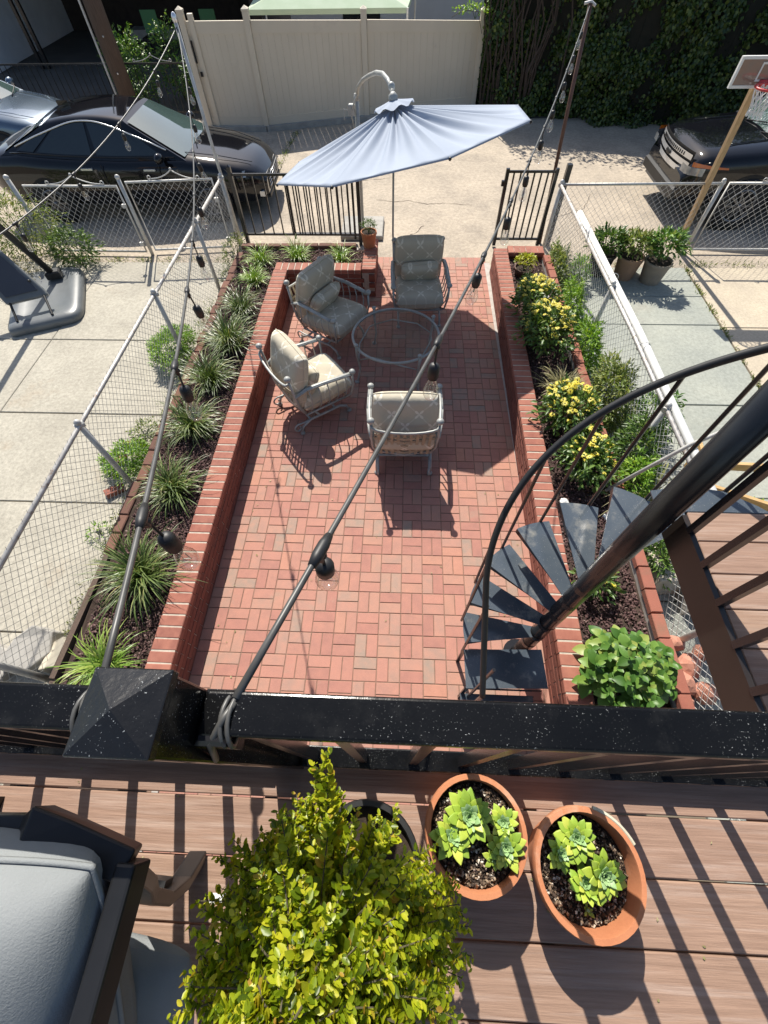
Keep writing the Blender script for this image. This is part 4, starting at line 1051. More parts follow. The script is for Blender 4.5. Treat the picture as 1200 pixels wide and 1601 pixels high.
# boxwood in a black pot
def boxwood():
    b0 = Vector((1.515, -1.675, DZ))
    pot('plastic_pot', tuple(b0), .135, .25, 'black plastic pot under the boxwood', m_rubber, fill=.03)
    t = thing('boxwood_shrub', tuple(b0 + Vector((0, 0, .22))), 'yellow green boxwood shrub in a black pot on the deck', 'shrub')
    off = np.array(wloc(t))
    lobes = []
    # shoots from a leaning leader
    base = np.array(b0) + [0, 0, .20]
    top = np.array([1.44, -1.775, 3.03])
    stems = MB(); tips = []
    for k in range(400):
        f = RNG.uniform(.10, 1.0) ** .8
        p = base + (top - base) * f
        a = RNG.uniform(0, 2 * PI)
        rr = (.218 * math.sqrt(1 - (f - .35) ** 2 / .46) if abs(f - .35) < .67 else .05) * RNG.uniform(.75, 1.12)
        if f > .85: rr *= .8
        d = np.array([math.cos(a), math.sin(a) * .85, RNG.uniform(.25, .75)]); d /= np.linalg.norm(d[:2])
        q = p + d * rr * np.array([1, 1, .55])
        if q[1] > -1.47 and q[2] > 2.9: q[1] = -1.47 - RNG.uniform(0, .05)
        if q[0] > 1.47 and q[1] > -1.635 and q[2] < 2.86: continue   # the thin side over the pot's rim
        tips.append((p, q))
    for P0, Q0 in [((1.47, -1.66, 2.8), (1.455, -1.455, 2.99)), ((1.47, -1.66, 2.75), (1.43, -1.475, 2.93)), ((1.46, -1.7, 2.7), (1.70, -1.66, 2.72)), ((1.46, -1.7, 2.62), (1.73, -1.73, 2.66)),
                   ((1.46, -1.7, 2.7), (1.25, -1.63, 2.85)), ((1.46, -1.7, 2.7), (1.22, -1.70, 2.80)), ((1.46, -1.72, 2.6), (1.70, -1.80, 2.62)), ((1.45, -1.72, 2.8), (1.28, -1.60, 2.86)), ((1.46, -1.7, 2.8), (1.66, -1.60, 2.80))]:
        tips.append((np.array(P0), np.array(Q0)))
    LP = []; LX = []; LZ = []; LL = []
    for p, q in tips:
        mid = (p + q) / 2 + [0, 0, .03]
        stems.tube([p, mid, q], [.0021, .0016, .0009], 4, caps=False)
        L = np.linalg.norm(q - p); d = (q - p) / L
        n = int(9 + L / .0052)
        for i in range(n):
            u = .22 + .78 * (i + .5) / n
            pt = p * (1 - u) ** 2 + 2 * mid * u * (1 - u) + q * u * u
            side = np.cross(d, RNG.normal(size=3)); side /= np.linalg.norm(side)
            x = side * 1.0 + d * .55 + [0, 0, .25]; z = d * .9 + np.array([0, 0, .7]) + RNG.normal(0, .3, 3)
            for s in (1, -1):
                xx = side * s + d * .6 + np.array([0, 0, .25])
                LP.append(pt + RNG.normal(0, .004, 3)); LX.append(xx); LZ.append(z); LL.append(RNG.uniform(.0100, .0190) * (1.1 if u < .9 else .8))
    LP, LX, LZ, LL = map(np.array, (LP, LX, LZ, LL))
    tpl = (np.array([(0, 0, 0), (.22, -.34, .04), (.55, -.46, .07), (.85, -.26, .03), (1, 0, -.02), (.85, .26, .03), (.55, .46, .07), (.22, .34, .04), (.5, 0, -.015)], float),
           np.array([(0, 1, 8), (1, 2, 8), (2, 3, 8), (3, 4, 8), (4, 5, 8), (5, 6, 8), (6, 7, 8), (7, 0, 8)]))
    cam = np.array([1.572, -1.485, 3.857]); dist = np.linalg.norm(LP - cam, axis=1) / LL
    order = np.argsort(dist); near = order[:300]; far = order[300:]
    V, F = scatter(tpl, LP[far] - off, LX[far], LZ[far], LL[far], LL[far] * .62)
    link('leaf', np_mesh('leaves', V, F, m_box, True), t, kind='stuff')
    me = np_mesh('leaf', tpl[0] * [1, .62, 1], tpl[1], m_box, True)
    X = norm(LX); Y = norm(np.cross(LZ, X)); Z = np.cross(X, Y)
    for i in near:
        o = link('leaf', me, t, tuple(LP[i] - off)); R = Matrix((X[i], Y[i], Z[i])).transposed(); o.rotation_euler = R.to_euler(); o.scale = (LL[i],) * 3
    obj('stems', stems.tube([base - [0, 0, .02], (base + top) / 2 + [.01, 0, 0], top], [.009, .006, .002], 6), m_stemb, t)
boxwood()

def ribbon(path, w, h, up):
    """one continuous bar of section w x h along path"""
    path = [Vector(p) for p in path]; mb = MB(); rows = []
    for i, p in enumerate(path):
        d = (path[min(i + 1, len(path) - 1)] - path[max(i - 1, 0)]).normalized(); sd = d.cross(Vector(up)).normalized(); u = sd.cross(d)
        rows.append([p + sd * a * w / 2 + u * b * h / 2 for a, b in ((-1, -1), (1, -1), (1, 1), (-1, 1))])
    vs = [q for r in rows for q in r]; fs = [(0, 1, 2, 3), tuple(len(vs) - 4 + k for k in (3, 2, 1, 0))]
    for i in range(len(rows) - 1):
        for k in range(4): fs.append((4 * i + k, 4 * i + 4 + k, 4 * i + 4 + (k + 1) % 4, 4 * i + (k + 1) % 4))
    return mb.add(vs, fs)
def lounge_chair():
    z0 = DZ
    t = thing('lounge_chair', (.75, -1.85, z0), 'dark metal lounge chair with pale grey cushions cut by the lower left corner', 'lounge chair')
    # back frame: wide flat upright with the arm meeting it at the top corner
    bevel(obj('back_rail', MB().bar((1.140, -1.625, z0 + .64), (1.135, -2.45, z0 + .64), .034, .06), m_chairblk, t), .005)
    obj('back_post', MB().bar((1.12, -2.44, z0), (1.13, -2.44, z0 + .64), .05, .05, (0, 1, 0)), m_chairblk, t)
    arm = [(1.135, -1.63, z0 + .64), (1.02, -1.592, z0 + .665), (.975, -1.578, z0 + .675), (.945, -1.592, z0 + .645), (.75, -1.60, z0 + .625), (.35, -1.605, z0 + .61)]
    mb = ribbon(arm, .05, .045, (0, 0, 1))
    bevel(obj('armrest', mb, m_chairblk, t), .004)
    obj('front_post', MB().bar((.36, -1.61, z0), (.35, -1.61, z0 + .61), .045, .045, (0, 1, 0)), m_chairblk, t)
    # curved rear leg
    leg = [(1.125, -1.645, z0 + .62), (1.10, -1.68, z0 + .50), (1.06, -1.72, z0 + .38), (1.045, -1.75, z0 + .25), (1.032, -1.745, z0 + .12), (1.02, -1.705, z0 + .004)]
    mb = ribbon(leg, .028, .05, (1, 0, 0))
    bevel(obj('rear_leg', mb, m_chairblk, t), .004)
    obj('seat_rail', MB().bar((1.04, -1.74, z0 + .22), (.36, -1.70, z0 + .26), .04, .05).bar((1.05, -2.4, z0 + .28), (.36, -2.4, z0 + .30), .04, .05), m_chairblk, t)
    def pad(name, w, d, h, at, rot, e=.40, pw=3.2):
        q = obj(name, cushion(w, d, h, 24, e=e, pw=pw), m_greyfab, t, smooth=True, world=False)
        q.location = Vector(at) - Vector((.75, -1.85, z0)); q.rotation_euler = [math.radians(a) for a in rot]; return q
    bc = pad('back_cushion', .66, .72, .30, (.785, -1.885, 2.79), (44, 4, 2))
    obj('piping', piping(.665, .725, .005, 3.2, 24), m_greyfab, bc, smooth=True, world=False)
    pad('seat_cushion', .80, .62, .17, (.765, -2.025, 2.52), (38, 6, -3))
    pad('bolster_cushion', .62, .60, .16, (.79, -2.02, 2.64), (40, 8, 1))
    obj('care_tag', MB().box((1.19, -1.735, z0 + .30), (.035, .018, .002), Matrix.Rotation(.1, 3, 'X')), m_white, t)
lounge_chair()

# ================================================================== PLANTS IN THE BEDS
def grass_clump(name, loc, n, L, m, label, group, lean=.0, w=.011, cat='grass clump'):
    V = []; F = []
    o = 0
    for k in range(n):
        a = RNG.uniform(0, 2 * PI); el = math.radians(RNG.uniform(28, 84)); l = L * RNG.uniform(.6, 1.15); ww = w * RNG.uniform(.7, 1.25)
        d = np.array([math.cos(a), math.sin(a), 0]); s = np.array([-math.sin(a), math.cos(a), 0])
        p = np.array([RNG.normal(0, .035), RNG.normal(0, .035), -.01]); v = d * math.cos(el) + np.array([0, 0, math.sin(el)])
        droop = RNG.uniform(.9, 2.4); ns = 7
        for i in range(ns + 1):
            u = i / ns; wd = ww * (1 - u ** 2.2) * .5 + .0006
            V += [p + s * wd, p - s * wd]
            if i < ns: F.append((o + 2 * i, o + 2 * i + 1, o + 2 * i + 3, o + 2 * i + 2))
            e = el - droop * u * u * 1.1; v = d * math.cos(e) + np.array([0, 0, math.sin(e)]); p = p + v * l / ns
        o += 2 * (ns + 1)
    me = np_mesh(name, np.array(V), np.array(F), m, True)
    return link(name, me, loc=loc, label=label, cat=cat, group=group)
clumps = [(-.70, 5.36, 1), (-.12, 5.42, 1), (.58, 5.42, 1), (-.66, 4.82, 1), (-.74, 4.05, 0), (-.72, 3.30, 0), (-.72, 2.50, 0), (-.73, 1.78, 0), (-.74, .95, 0), (-.73, 0.02, 0), (-.80, -.80, 2)]
ordl = ['bright grass clump in the far left corner of the bed', 'bright grass clump in the middle of the far bed under the black fence', 'bright wide grass clump beside the little potted cactus',
        'bright upright grass clump just before the bed turns the corner', 'dark grass clump behind the leaning back of the shaded armchair', 'dark grass clump left of the sunlit armchair, second after the bright ones',
        'dark grass clump across the wire from the round green bush', 'spreading dark grass clump halfway down the left bed', 'wide dark grass clump opposite the bricks outside the fence',
        'dark grass clump under the nearest hanging bulb of the left string', 'flattened bright grass clump right behind the railing post']
for (x, y, b), lab in zip(clumps, ordl):
    q = random.uniform(.82, 1.15)
    grass_clump('grass_clump', (x + random.uniform(-.05, .05), y + random.uniform(-.06, .06), .27), int((215 if b == 0 else 150) * q * q), q * .50 if b == 0 else (.36 if b == 1 else .40), m_lir if b == 0 else m_lir2, lab, 'grass clumps in the left bed')

def litter():
    k = 90; P = np.c_[np.concatenate([RNG.uniform(-.15, .2, 40), RNG.uniform(2.5, 2.85, 30), RNG.uniform(.2, 2.6, 20)]), RNG.uniform(-.9, 5.6, k), np.full(k, .006)]
    V, F = scatter(LEAF, P, rdir(k) * [1, 1, .1], RNG.normal(0, .25, (k, 3)) + [0, 0, 1], RNG.uniform(.012, .035, k), RNG.uniform(.008, .018, k)); link('leaf_litter', np_mesh('leaf_litter', V, F, m_dry), kind='stuff')
    k = 46; P = np.c_[RNG.uniform(.5, 2.5, k), RNG.uniform(-2.0, -1.5, k), np.full(k, DZ + .004)]
    V, F = scatter(LEAF, P, rdir(k) * [1, 1, .1], RNG.normal(0, .25, (k, 3)) + [0, 0, 1], RNG.uniform(.005, .013, k), RNG.uniform(.003, .007, k)); link('leaf_litter', np_mesh('leaf_litter', V, F, m_dry), kind='stuff')
litter()
def foliage(c, r, n, ll, lw, top=.25, flat=.5, up=.6, low=-.25, tpl=LEAF):
    """leaves spread in an ellipsoid shell about c, radii r"""
    d = rdir(n); d[:, 2] = np.where(d[:, 2] < low, -d[:, 2], d[:, 2])
    q = RNG.uniform(.35, 1., n) ** .5
    bump = 1 + .22 * np.sin(d[:, 0] * 5 + c[0] * 9) * np.cos(d[:, 1] * 6 + c[1] * 7) + .10 * np.sin(d[:, 2] * 11 + d[:, 0] * 9)
    P = np.array(c) + d * np.array(r) * (q * bump)[:, None]
    X = d * [1, 1, flat] + RNG.normal(0, .45, (n, 3)); Z = d * .5 + np.array([0, 0, up]) + RNG.normal(0, .35, (n, 3))
    return scatter(tpl, P, X, Z, RNG.uniform(*ll, n), RNG.uniform(*lw, n))
def plant(name, loc, r, n, ll, lw, m, label, cat='plant', group=None, stems=8, zc=.5, **kw):
    t = thing(name, loc, label, cat, group)
    V, F = foliage((0, 0, r[2] * zc), (r[0], r[1], r[2] * (1 - zc) if zc > .5 else r[2] * .5), n, ll, lw, **kw)
    link('foliage', np_mesh('foliage', V, F, m), t)
    mb = MB()
    for k in range(stems):
        a = random.uniform(0, 6.28); q = random.uniform(.2, .75)
        mb.tube([(0, 0, -.02), (math.cos(a) * r[0] * q * .5, math.sin(a) * r[1] * q * .5, r[2] * .35), (math.cos(a) * r[0] * q, math.sin(a) * r[1] * q, r[2] * random.uniform(.55, .9))], [.006, .005, .003], 5)
    link('stems', mb.mesh('stems', m_stem), t)
    return t
def flower_mesh():
    P = []; n = 11
    T = []; F = []; o = 0
    for k in range(n):
        a = 2 * PI * k / n + random.uniform(-.1, .1); L = random.uniform(.85, 1.05); ca, sa = math.cos(a), math.sin(a)
        for x, y, z in ((.15, -.08, .05), (.55, -.19, .07), (1, 0, -.10), (.55, .19, .07), (.15, .08, .05)):
            x *= L; T.append((x * ca - y * sa, x * sa + y * ca, z))
        F.append((o, o + 1, o + 3, o + 4)); F.append((o + 1, o + 2, o + 3)); o += 5
    return MB().add(T, F).mesh('flower', m_yel)
FM = [flower_mesh() for _ in range(3)]
FE = MB().ball((0, 0, .10), .17, 8, 4, (1, 1, .7)).mesh('flower_eye', m_eye)
def coneflowers(loc, r, nf, label, size=(.024, .034), nleaf=900, m=m_leaf, skirt=0.):
    t = plant('yellow_daisy_plant', loc, r, nleaf, (.05, .10), (.02, .04), m, label, 'flowering plant', 'yellow daisy plants in the right bed', 14, tpl=LEAF3)
    stems = MB()
    for k in range(nf):
        a = random.uniform(0, 6.28); q = math.sqrt(random.uniform(0.02, 1)) ; x, y = q * r[0] * .95 * math.cos(a), q * r[1] * .95 * math.sin(a) + r[1] * .15
        z = r[2] * (1.08 - .38 * q * q) + random.uniform(-.03, .05); s = random.uniform(*size)
        f = link('flower', random.choice(FM), t, (x, y, z)); f.scale = (s,) * 3; f.rotation_euler = (random.uniform(-.5, .3) + .2, random.uniform(-.5, .5), random.uniform(0, 6))
        link('flower_eye', FE, f)
        stems.tube([(x * .5, y * .5, r[2] * .3), (x, y, z)], .0022, 4, caps=False)
    link('flower_stalks', stems.mesh('flower_stalks', m_stem), t)
coneflowers((3.36, 3.90, .29), (.31, .38, .46), 100, 'yellow daisy plant farthest down the right bed, next to the dwarf conifer')
coneflowers((3.38, 3.25, .29), (.33, .42, .50), 110, 'large yellow daisy plant just this side of the farthest one, spilling over the wall')
coneflowers((3.40, 1.92, .29), (.30, .36, .44), 74, 'yellow daisy plant with wide open flowers at the middle of the right bed', (.030, .042))
coneflowers((3.47, 1.30, .29), (.27, .34, .38), 44, 'yellow daisy plant seen between the stair balusters', (.028, .040))
coneflowers((3.30, .02, .28), (.16, .18, .24), 7, 'small plant with a few yellow flowers behind the stair pole', (.035, .042), 130)
grass_clump('dry_grass_tuft', (3.45, 2.48, .28), 170, .40, m_dry, 'dry straw coloured grass tuft among the yellow flowers', None, cat='grass tuft')
grass_clump('dry_grass_tuft', (3.58, 2.25, .28), 70, .32, m_dry, 'small dry grass tuft leaning on the brick edging', None, cat='grass tuft')
t = plant('lime_sedum', (3.37, 5.02, .40), (.16, .15, .18), 420, (.018, .035), (.012, .02), leafmat('lime_yellow_leaf', [(0, (.30, .38, .02)), (.6, (.50, .52, .03)), (1, (.62, .58, .06))], .35), 'lime yellow sedum in a low brown bowl at the alley end', 'plant')
pot('brown_bowl', (3.37, 5.02, .28), .15, .13, 'low brown bowl holding the lime sedum in the flower bed', m_rust, 'bowl', n=24)
plant('dwarf_conifer', (3.36, 4.52, .28), (.15, .15, .28), 900, (.02, .045), (.004, .007), leafmat('needle_green', [(0, (.04, .11, .02)), (1, (.10, .20, .04))], .2), 'small dark green dwarf conifer between the lime bowl and the daisies', 'plant', low=-.6)

def broad_plant():
    c = np.array([3.33, -.74, .28]); t = thing('leafy_plant', tuple(c), 'big leafy green plant at the near end of the right bed', 'plant')
    me = None
    T = []; F = []
    ns = 7; nw = 4
    P = []
    for i in range(ns + 1):
        u = i / ns; w = .42 * math.sin(PI * min(1, u * .92 + .06)) ** .8 * (1 - .25 * u); row = []
        for j in range(-nw // 2, nw // 2 + 1):
            v = j / (nw / 2); row.append((u, v * w, .10 * abs(v) * w * 1.6 - .28 * u * u + .012 * math.cos(i * 2.2) * abs(v)))
        P.append(row)
    me = MB().grid([r[::-1] for r in P]).mesh('leaf', m_leafb, True)
    mb = MB()
    # shoots, each with whorls of leaves
    k = 0
    for s in range(30):
        a = s * 2.39996; q = math.sqrt((s + .5) / 30); x, y = q * .35 * math.cos(a), q * .27 * math.sin(a); h = .40 - .15 * q * q + random.uniform(-.04, .04)
        mb.tube([(x * .3, y * .3, 0), (x * .8, y * .8, h * .6), (x, y, h)], [.006, .005, .004], 5)
        for w in range(3):
            for j in range((3, 3, 4)[w]):
                aa = j * PI / 2 + w * PI / 4 + random.uniform(-.35, .35) + s; L = (.05, .092, .118)[w] * random.uniform(.8, 1.2)
                el = (.75, .25, -.05)[w] + random.uniform(-.2, .2)
                o = link('leaf', me, t, (x, y, h - .035 * w)); o.scale = (L, L, L)
                o.rotation_euler = (Matrix.Rotation(aa, 3, 'Z') @ Matrix.Rotation(-el, 3, 'Y')).to_euler(); k += 1
                if k >= 298: break
    link('stems', mb.mesh('stems', m_stem), t)
broad_plant()

# wild growth between the brick edging and the right fence
weeds = [((3.93, 5.2, 0), (.12, .5, .55), 700, m_weed, 'thin pale weeds against the wire near the alley end'),
         ((3.93, 4.2, 0), (.11, .40, .60), 520, m_lime, 'lime green leafy weeds between brick edging and wire, beside the far daisies'),
         ((3.95, 3.3, 0), (.12, .40, .62), 560, m_lime, 'bright weeds climbing the wire beside the large daisy plant'),
         ((4.00, 2.35, 0), (.16, .50, .75), 1000, m_weed, 'tall tangled olive weeds bulging through the right fence'),
         ((4.02, 1.45, 0), (.16, .35, .80), 700, m_leaf, 'dark green weeds at the wire behind the middle daisies'),
         ((3.90, 1.10, .1), (.12, .22, .60), 320, m_lime, 'fresh light green weeds by the third stair baluster'),
         ((4.45, 2.1, 0), (.22, .3, .62), 420, m_leafb, 'leafy green shoots on the neighbour\'s side of the right fence'),
         ((3.98, .35, 0), (.10, .25, .45), 260, m_leaf, 'dark weeds under the upper stair treads'),
         ((4.30, 5.3, 0), (.14, .22, .40), 240, m_lime, 'light green weed in the corner before the potted plants'),
         ((5.2, .75, 0), (.35, .3, .25), 300, m_lime, 'light green ground weeds among the pine boards')]
for (loc, r, n, m, lab) in weeds: plant('weed_patch', loc, r, int(n * 3), (.035, .085), (.012, .028), m, lab, 'weeds', 'weeds along the right fence', 10, low=-.9)
grass_clump('strappy_plant', (4.02, 1.0, .0), 60, .75, m_dry, 'strappy dry plant behind the wire next to the leaning tube', None, w=.02, cat='plant')
grass_clump('strappy_plant', (4.32, 1.3, .0), 22, .75, m_lir, 'dark strappy plant poking past the white pipe', None, w=.03, cat='plant')
# left neighbour's greenery
def lbush(loc, r, n, lab, m=m_lime, ll=(.025, .06), lw=(.009, .02)):
    return plant('low_bush', loc, r, n, ll, lw, m, lab, 'bush', 'low bushes on the left slab', 6, low=-.1)
lbush((-1.56, 3.36, 0), (.28, .42, .34), 3800, 'round bright green low bush against the left fence')
lbush((-1.52, 1.42, 0), (.25, .28, .26), 2000, 'second bright green low bush, by the loose bricks')
lbush((-1.52, 1.90, 0), (.14, .22, .14), 300, 'sparse dull weed tuft just beyond the bush by the bricks', m_weed)
lbush((-1.56, .55, 0), (.10, .12, .10), 60, 'tiny lone weed by the left fence near the bulb', m_lime)
lbush((-1.30, 5.9, 0), (.14, .5, .35), 500, 'pale weeds in the corner of the left fence and the edging', m_weed)
plant('tall_weed', (-4.9, 6.0, 0), (.75, .5, .95), 2600, (.04, .10), (.010, .022), m_weed, 'tall pale weeds behind the basketball stand', 'weeds', None, 26, low=-.9)
plant('tall_weed', (-3.95, 5.75, 0), (.40, .28, .55), 900, (.05, .12), (.014, .028), m_leaf, 'ferny green weeds at the foot of the wire gate', 'weeds', None, 14, low=-.9)
plant('tall_weed', (-4.9, 5.2, 0), (.6, .35, .35), 500, (.03, .08), (.008, .018), leafmat('strawy', [(0, (.22, .2, .08)), (1, (.42, .36, .2))], .3), 'dry straw weeds left of the basketball stand', 'weeds', None, 14, low=-.9)
for x, y, h, lab in [(-5.4, 13.6, 1.4, 'green bush behind the timber pole, left of it'), (-4.6, 14.2, 1.5, 'sunlit green bush behind the iron fence crest'), (-3.9, 13.7, 1.0, 'low bush at the corner of the vinyl fence'), (-6.3, 14.8, 1.2, 'dark bush deep in the shaded yard')]:
    plant('yard_bush', (x, y, 0), (.5, .45, h), 1300, (.05, .11), (.02, .045), m_leafb, lab, 'bush', 'bushes in the shaded yard', 10, low=-.9)
# grass and moss along joints
def tufts(name, segs, n, s, m=m_weed):
    P = []
    for (x0, y0), (x1, y1), w in segs:
        k = max(4, int(n * math.hypot(x1 - x0, y1 - y0))); u = RNG.uniform(0, 1, k)
        u = u[(np.sin(u * 37 + x0) + RNG.uniform(-.8, .8, k)) > -.2]
        P.append(np.c_[x0 + (x1 - x0) * u + RNG.normal(0, w, len(u)), y0 + (y1 - y0) * u + RNG.normal(0, w, len(u)), np.zeros(len(u))])
    P = np.concatenate(P); k = len(P); X = rdir(k); X[:, 2] = abs(X[:, 2]) + .4
    V, F = scatter(LEAF2, P, X, rdir(k), RNG.uniform(s * .5, s * 1.4, k), RNG.uniform(s * .12, s * .3, k)); link(name, np_mesh(name, V, F, m), kind='stuff')
tufts('joint_grass', [((6.20, 5.8), (6.20, 2.7), .02), ((-1.14, 11.9), (-1.32, 8.6), .05), ((-4.3, 5.9), (-1.5, 5.95), .05), ((4.1, 5.86), (8, 5.9), .05), ((6.1, 2.61), (6.3, 2.61), .03), ((-1.42, -1), (-1.42, 6), .05), ((-1.25, -1.0), (-1.25, 5), .04)], 190, .05)
def cracks():
    mb = MB()
    for pts in [[(1.0, 8.25), (1.35, 8.15), (1.62, 8.2), (2.0, 8.05), (2.35, 8.1), (3.0, 8.0)], [(1.45, 6.55), (1.6, 6.8), (1.78, 6.95), (1.95, 7.25)], [(-1.14, 12.0), (-1.22, 10.6), (-1.18, 9.8), (-1.32, 8.6), (-1.28, 7.4)], [(-.6, 9.3), (.6, 9.1), (1.4, 9.3)], [(4.2, 7.4), (5.0, 7.9), (5.3, 8.6)]]:
        V = [Vector((*p, -.0035)) for p in pts]; fine = []
        for a, b in zip(V, V[1:]):
            for i in range(6): fine.append(a.lerp(b, i / 6) + Vector((random.uniform(-.02, .02), random.uniform(-.02, .02), 0)))
        for a, b in zip(fine, fine[1:]):
            d = (b - a).normalized(); n = Vector((-d.y, d.x, 0)) * random.uniform(.002, .006); mb.poly([a - n, b - n, b + n, a + n])
    obj('pavement_crack', mb, m_soil, kind='structure')
cracks()

# ================================================================== POTS ON THE GROUND
POT = 'potted plants by the right wire fence'
m_pot2 = mat('stone_grey_pot', (.33, .27, .21), (.25, .21, .17), scale=8, rough=.85); m_pot3 = mat('brown_pot', (.36, .22, .14), (.28, .17, .11), scale=8, rough=.85)
for x, y, r, h, m, lab, pm in [(4.72, 5.62, .20, .32, m_rubber, 'black', m_leaf), (5.11, 5.52, .20, .33, m_pot3, 'brown', m_weed), (5.50, 5.40, .21, .32, m_pot2, 'grey', m_leafb)]:
    pot('flower_pot', (x, y, .006), r, h, lab + ' round flower pot by the right wire fence', m, 'flower pot', 'three flower pots by the right wire fence', 28)
    plant('potted_plant', (x, y, h - .02), (.27, .25, .32 if lab != 'grey' else .42), 750, (.05, .11), (.02, .042), pm, 'leafy plant growing in the ' + lab + ' round pot', 'plant', POT, 10)
pot('flower_pot', (5.28, 5.66, .006), .11, .20, 'small tan pot squeezed between the brown and grey pots', m_pot3, 'flower pot', None, 20)
pot('terracotta_pot', (1.015, 5.62, .40), .125, .215, 'small terracotta pot on the end pillar of the planter wall', n=28, fill=.02)
t = plant('potted_cactus', (1.015, 5.62, .60), (.11, .11, .17), 500, (.015, .035), (.006, .012), m_leaf, 'small spiky green plant in the terracotta pot on the pillar', 'plant', None, 4)
# loose bricks, stones, boards
def rock(name, loc, s, m, label, cat, group=None, rz=0, cls='rock'):
    mb = MB().ball((0, 0, 0), 1, 9, 6)
    mb.v = [(x * s[0] * (1 + .16 * math.sin(3 * y + loc[0] * 7)), y * s[1] * (1 + .16 * math.sin(4 * x + loc[1] * 5)), z * s[2] * (1 + .12 * math.cos(5 * x))) for x, y, z in mb.v]
    o = link(name, mb.mesh(name, m), None, loc, label, cat, group); o.rotation_euler = (random.uniform(-.2, .2), random.uniform(-.2, .2), rz); return o
for k, (x, y, rz, lab) in enumerate([(-1.62, 1.75, .4, 'loose red brick end lying farthest from the balcony beside the weeds'), (-1.70, 1.50, 1.4, 'loose red brick standing left of the second green bush'), (-1.58, 1.08, .7, 'loose broken brick this side of the second green bush'), (-1.28, 2.62, 1.2, 'loose brick tucked under the dark clump near the round bush')]):
    o = link('loose_brick', brick_mesh('loose_brick', m_edge, .2, .1, .06, .006), None, (x, y, .035), lab, 'brick', 'loose bricks outside the left fence'); o.rotation_euler = (0, .1, rz)
def slab_stone(loc, out, h, lab, m=m_stone, tilt=(0, 0)):
    n = len(out); vs = [(x, y, 0) for x, y in out] + [(x * .93, y * .93, h * (1 + .12 * math.sin(3 * x * 9 + y * 7))) for x, y in out]
    mb = MB().add(vs, [tuple(range(n - 1, -1, -1)), tuple(range(n, 2 * n))] + [(i, (i + 1) % n, n + (i + 1) % n, n + i) for i in range(n)])
    o = link('stone_block', mb.mesh('stone_block', m), None, loc, lab, 'stone', 'loose stones'); o.rotation_euler = (*tilt, 0); bevel(o, .012, 2)
slab_stone((-1.62, -.66, 0), [(-.20, -.16), (.06, -.20), (.20, -.02), (.16, .17), (-.02, .21), (-.14, .08)], .20, 'big angular grey stone by the left railing end', m_stone, (.12, .15))
slab_stone((-1.34, -.70, 0), [(-.10, -.16), (.10, -.12), (.12, .06), (.02, .15), (-.10, .10)], .15, 'pale grey stone beside the flattened grass clump', mat('pale_stone', (.52, .47, .37), (.44, .39, .3), scale=9, rough=.95, bump=.6, bscale=30), (0, -.1))
slab_stone((-1.92, -.80, 0), [(-.16, -.14), (.12, -.20), (.18, .10), (-.04, .19)], .13, 'dark edged stone slab nearest the left image side', m_stone, (.1, .2))
slab_stone((4.06, .24, 0), [(-.16, -.20), (.15, -.17), (.17, .15), (-.05, .22), (-.17, .10)], .24, 'pale block of stone under the stair behind the wire', mat('pale_stone', (.52, .47, .37)), (-.1, .1))
slab_stone((4.34, .02, 0), [(-.14, -.16), (.14, -.12), (.10, .15), (-.12, .13)], .16, 'grey block right of the pale one behind the wire', m_stone, (.1, 0))
m_pink = mat('pink_rubble', (.50, .24, .17), (.38, .17, .12), scale=14, rough=.95, bump=.5, bscale=60)
for k, (x, y, s, lab) in enumerate([(3.98, -.42, .10, 'pinkish brick lump, farthest of the heap beside the leafy plant'), (4.06, -.60, .12, 'large pinkish brick lump in the middle of the heap'), (3.96, -.74, .11, 'rounded pinkish brick lump touching the leafy plant'), (4.12, -.82, .11, 'pinkish brick lump half hidden by the railing'), (4.2, -.5, .08, 'small pinkish brick lump at the outer edge of the heap'), (3.92, -.90, .09, 'small pinkish brick lump nearest the railing')]):
    rock('brick_lump', (x, y, .10), (s, s * .8, .09), m_pink, lab, 'rubble', 'pink brick rubble', k)
def pallet():
    G = 'pine boards in the right yard'
    for a, b, lab in [((4.62, 1.02, .42), (5.6, .72, .30), 'long pine board lying across the middle of the stack'), ((4.60, 1.42, .30), (5.7, 1.32, .36), 'farthest pine board in the right yard'), ((4.66, .78, .25), (5.6, .42, .22), 'nearest pine board, half under the landing'), ((4.60, .60, .36), (4.72, 1.62, .40), 'pine board standing crosswise at the end of the stack')]:
        obj_ = obj('pine_board', MB().bar(a, b, .035, .10), m_wood); tag(obj_, lab, 'board', G)
    tag(obj('pine_board', MB().bar((4.25, 1.0, .02), (4.27, .35, .50), .03, .12), m_wood), 'short pine board leaning on the right fence under the white pipe', 'board', G)
pallet()
for loc, lab in [((3.62, 4.42, .30), 'white pebble on the mulch near the dwarf conifer'), ((3.23, .90, .30), 'white pebble on the mulch by the wall at the stair'), ((3.62, .72, .30), 'pale flat stone in the mulch beside the brick edging')]:
    rock('pebble', loc, (.05, .045, .03), m_white, lab, 'pebble', 'white pebbles in the bed')

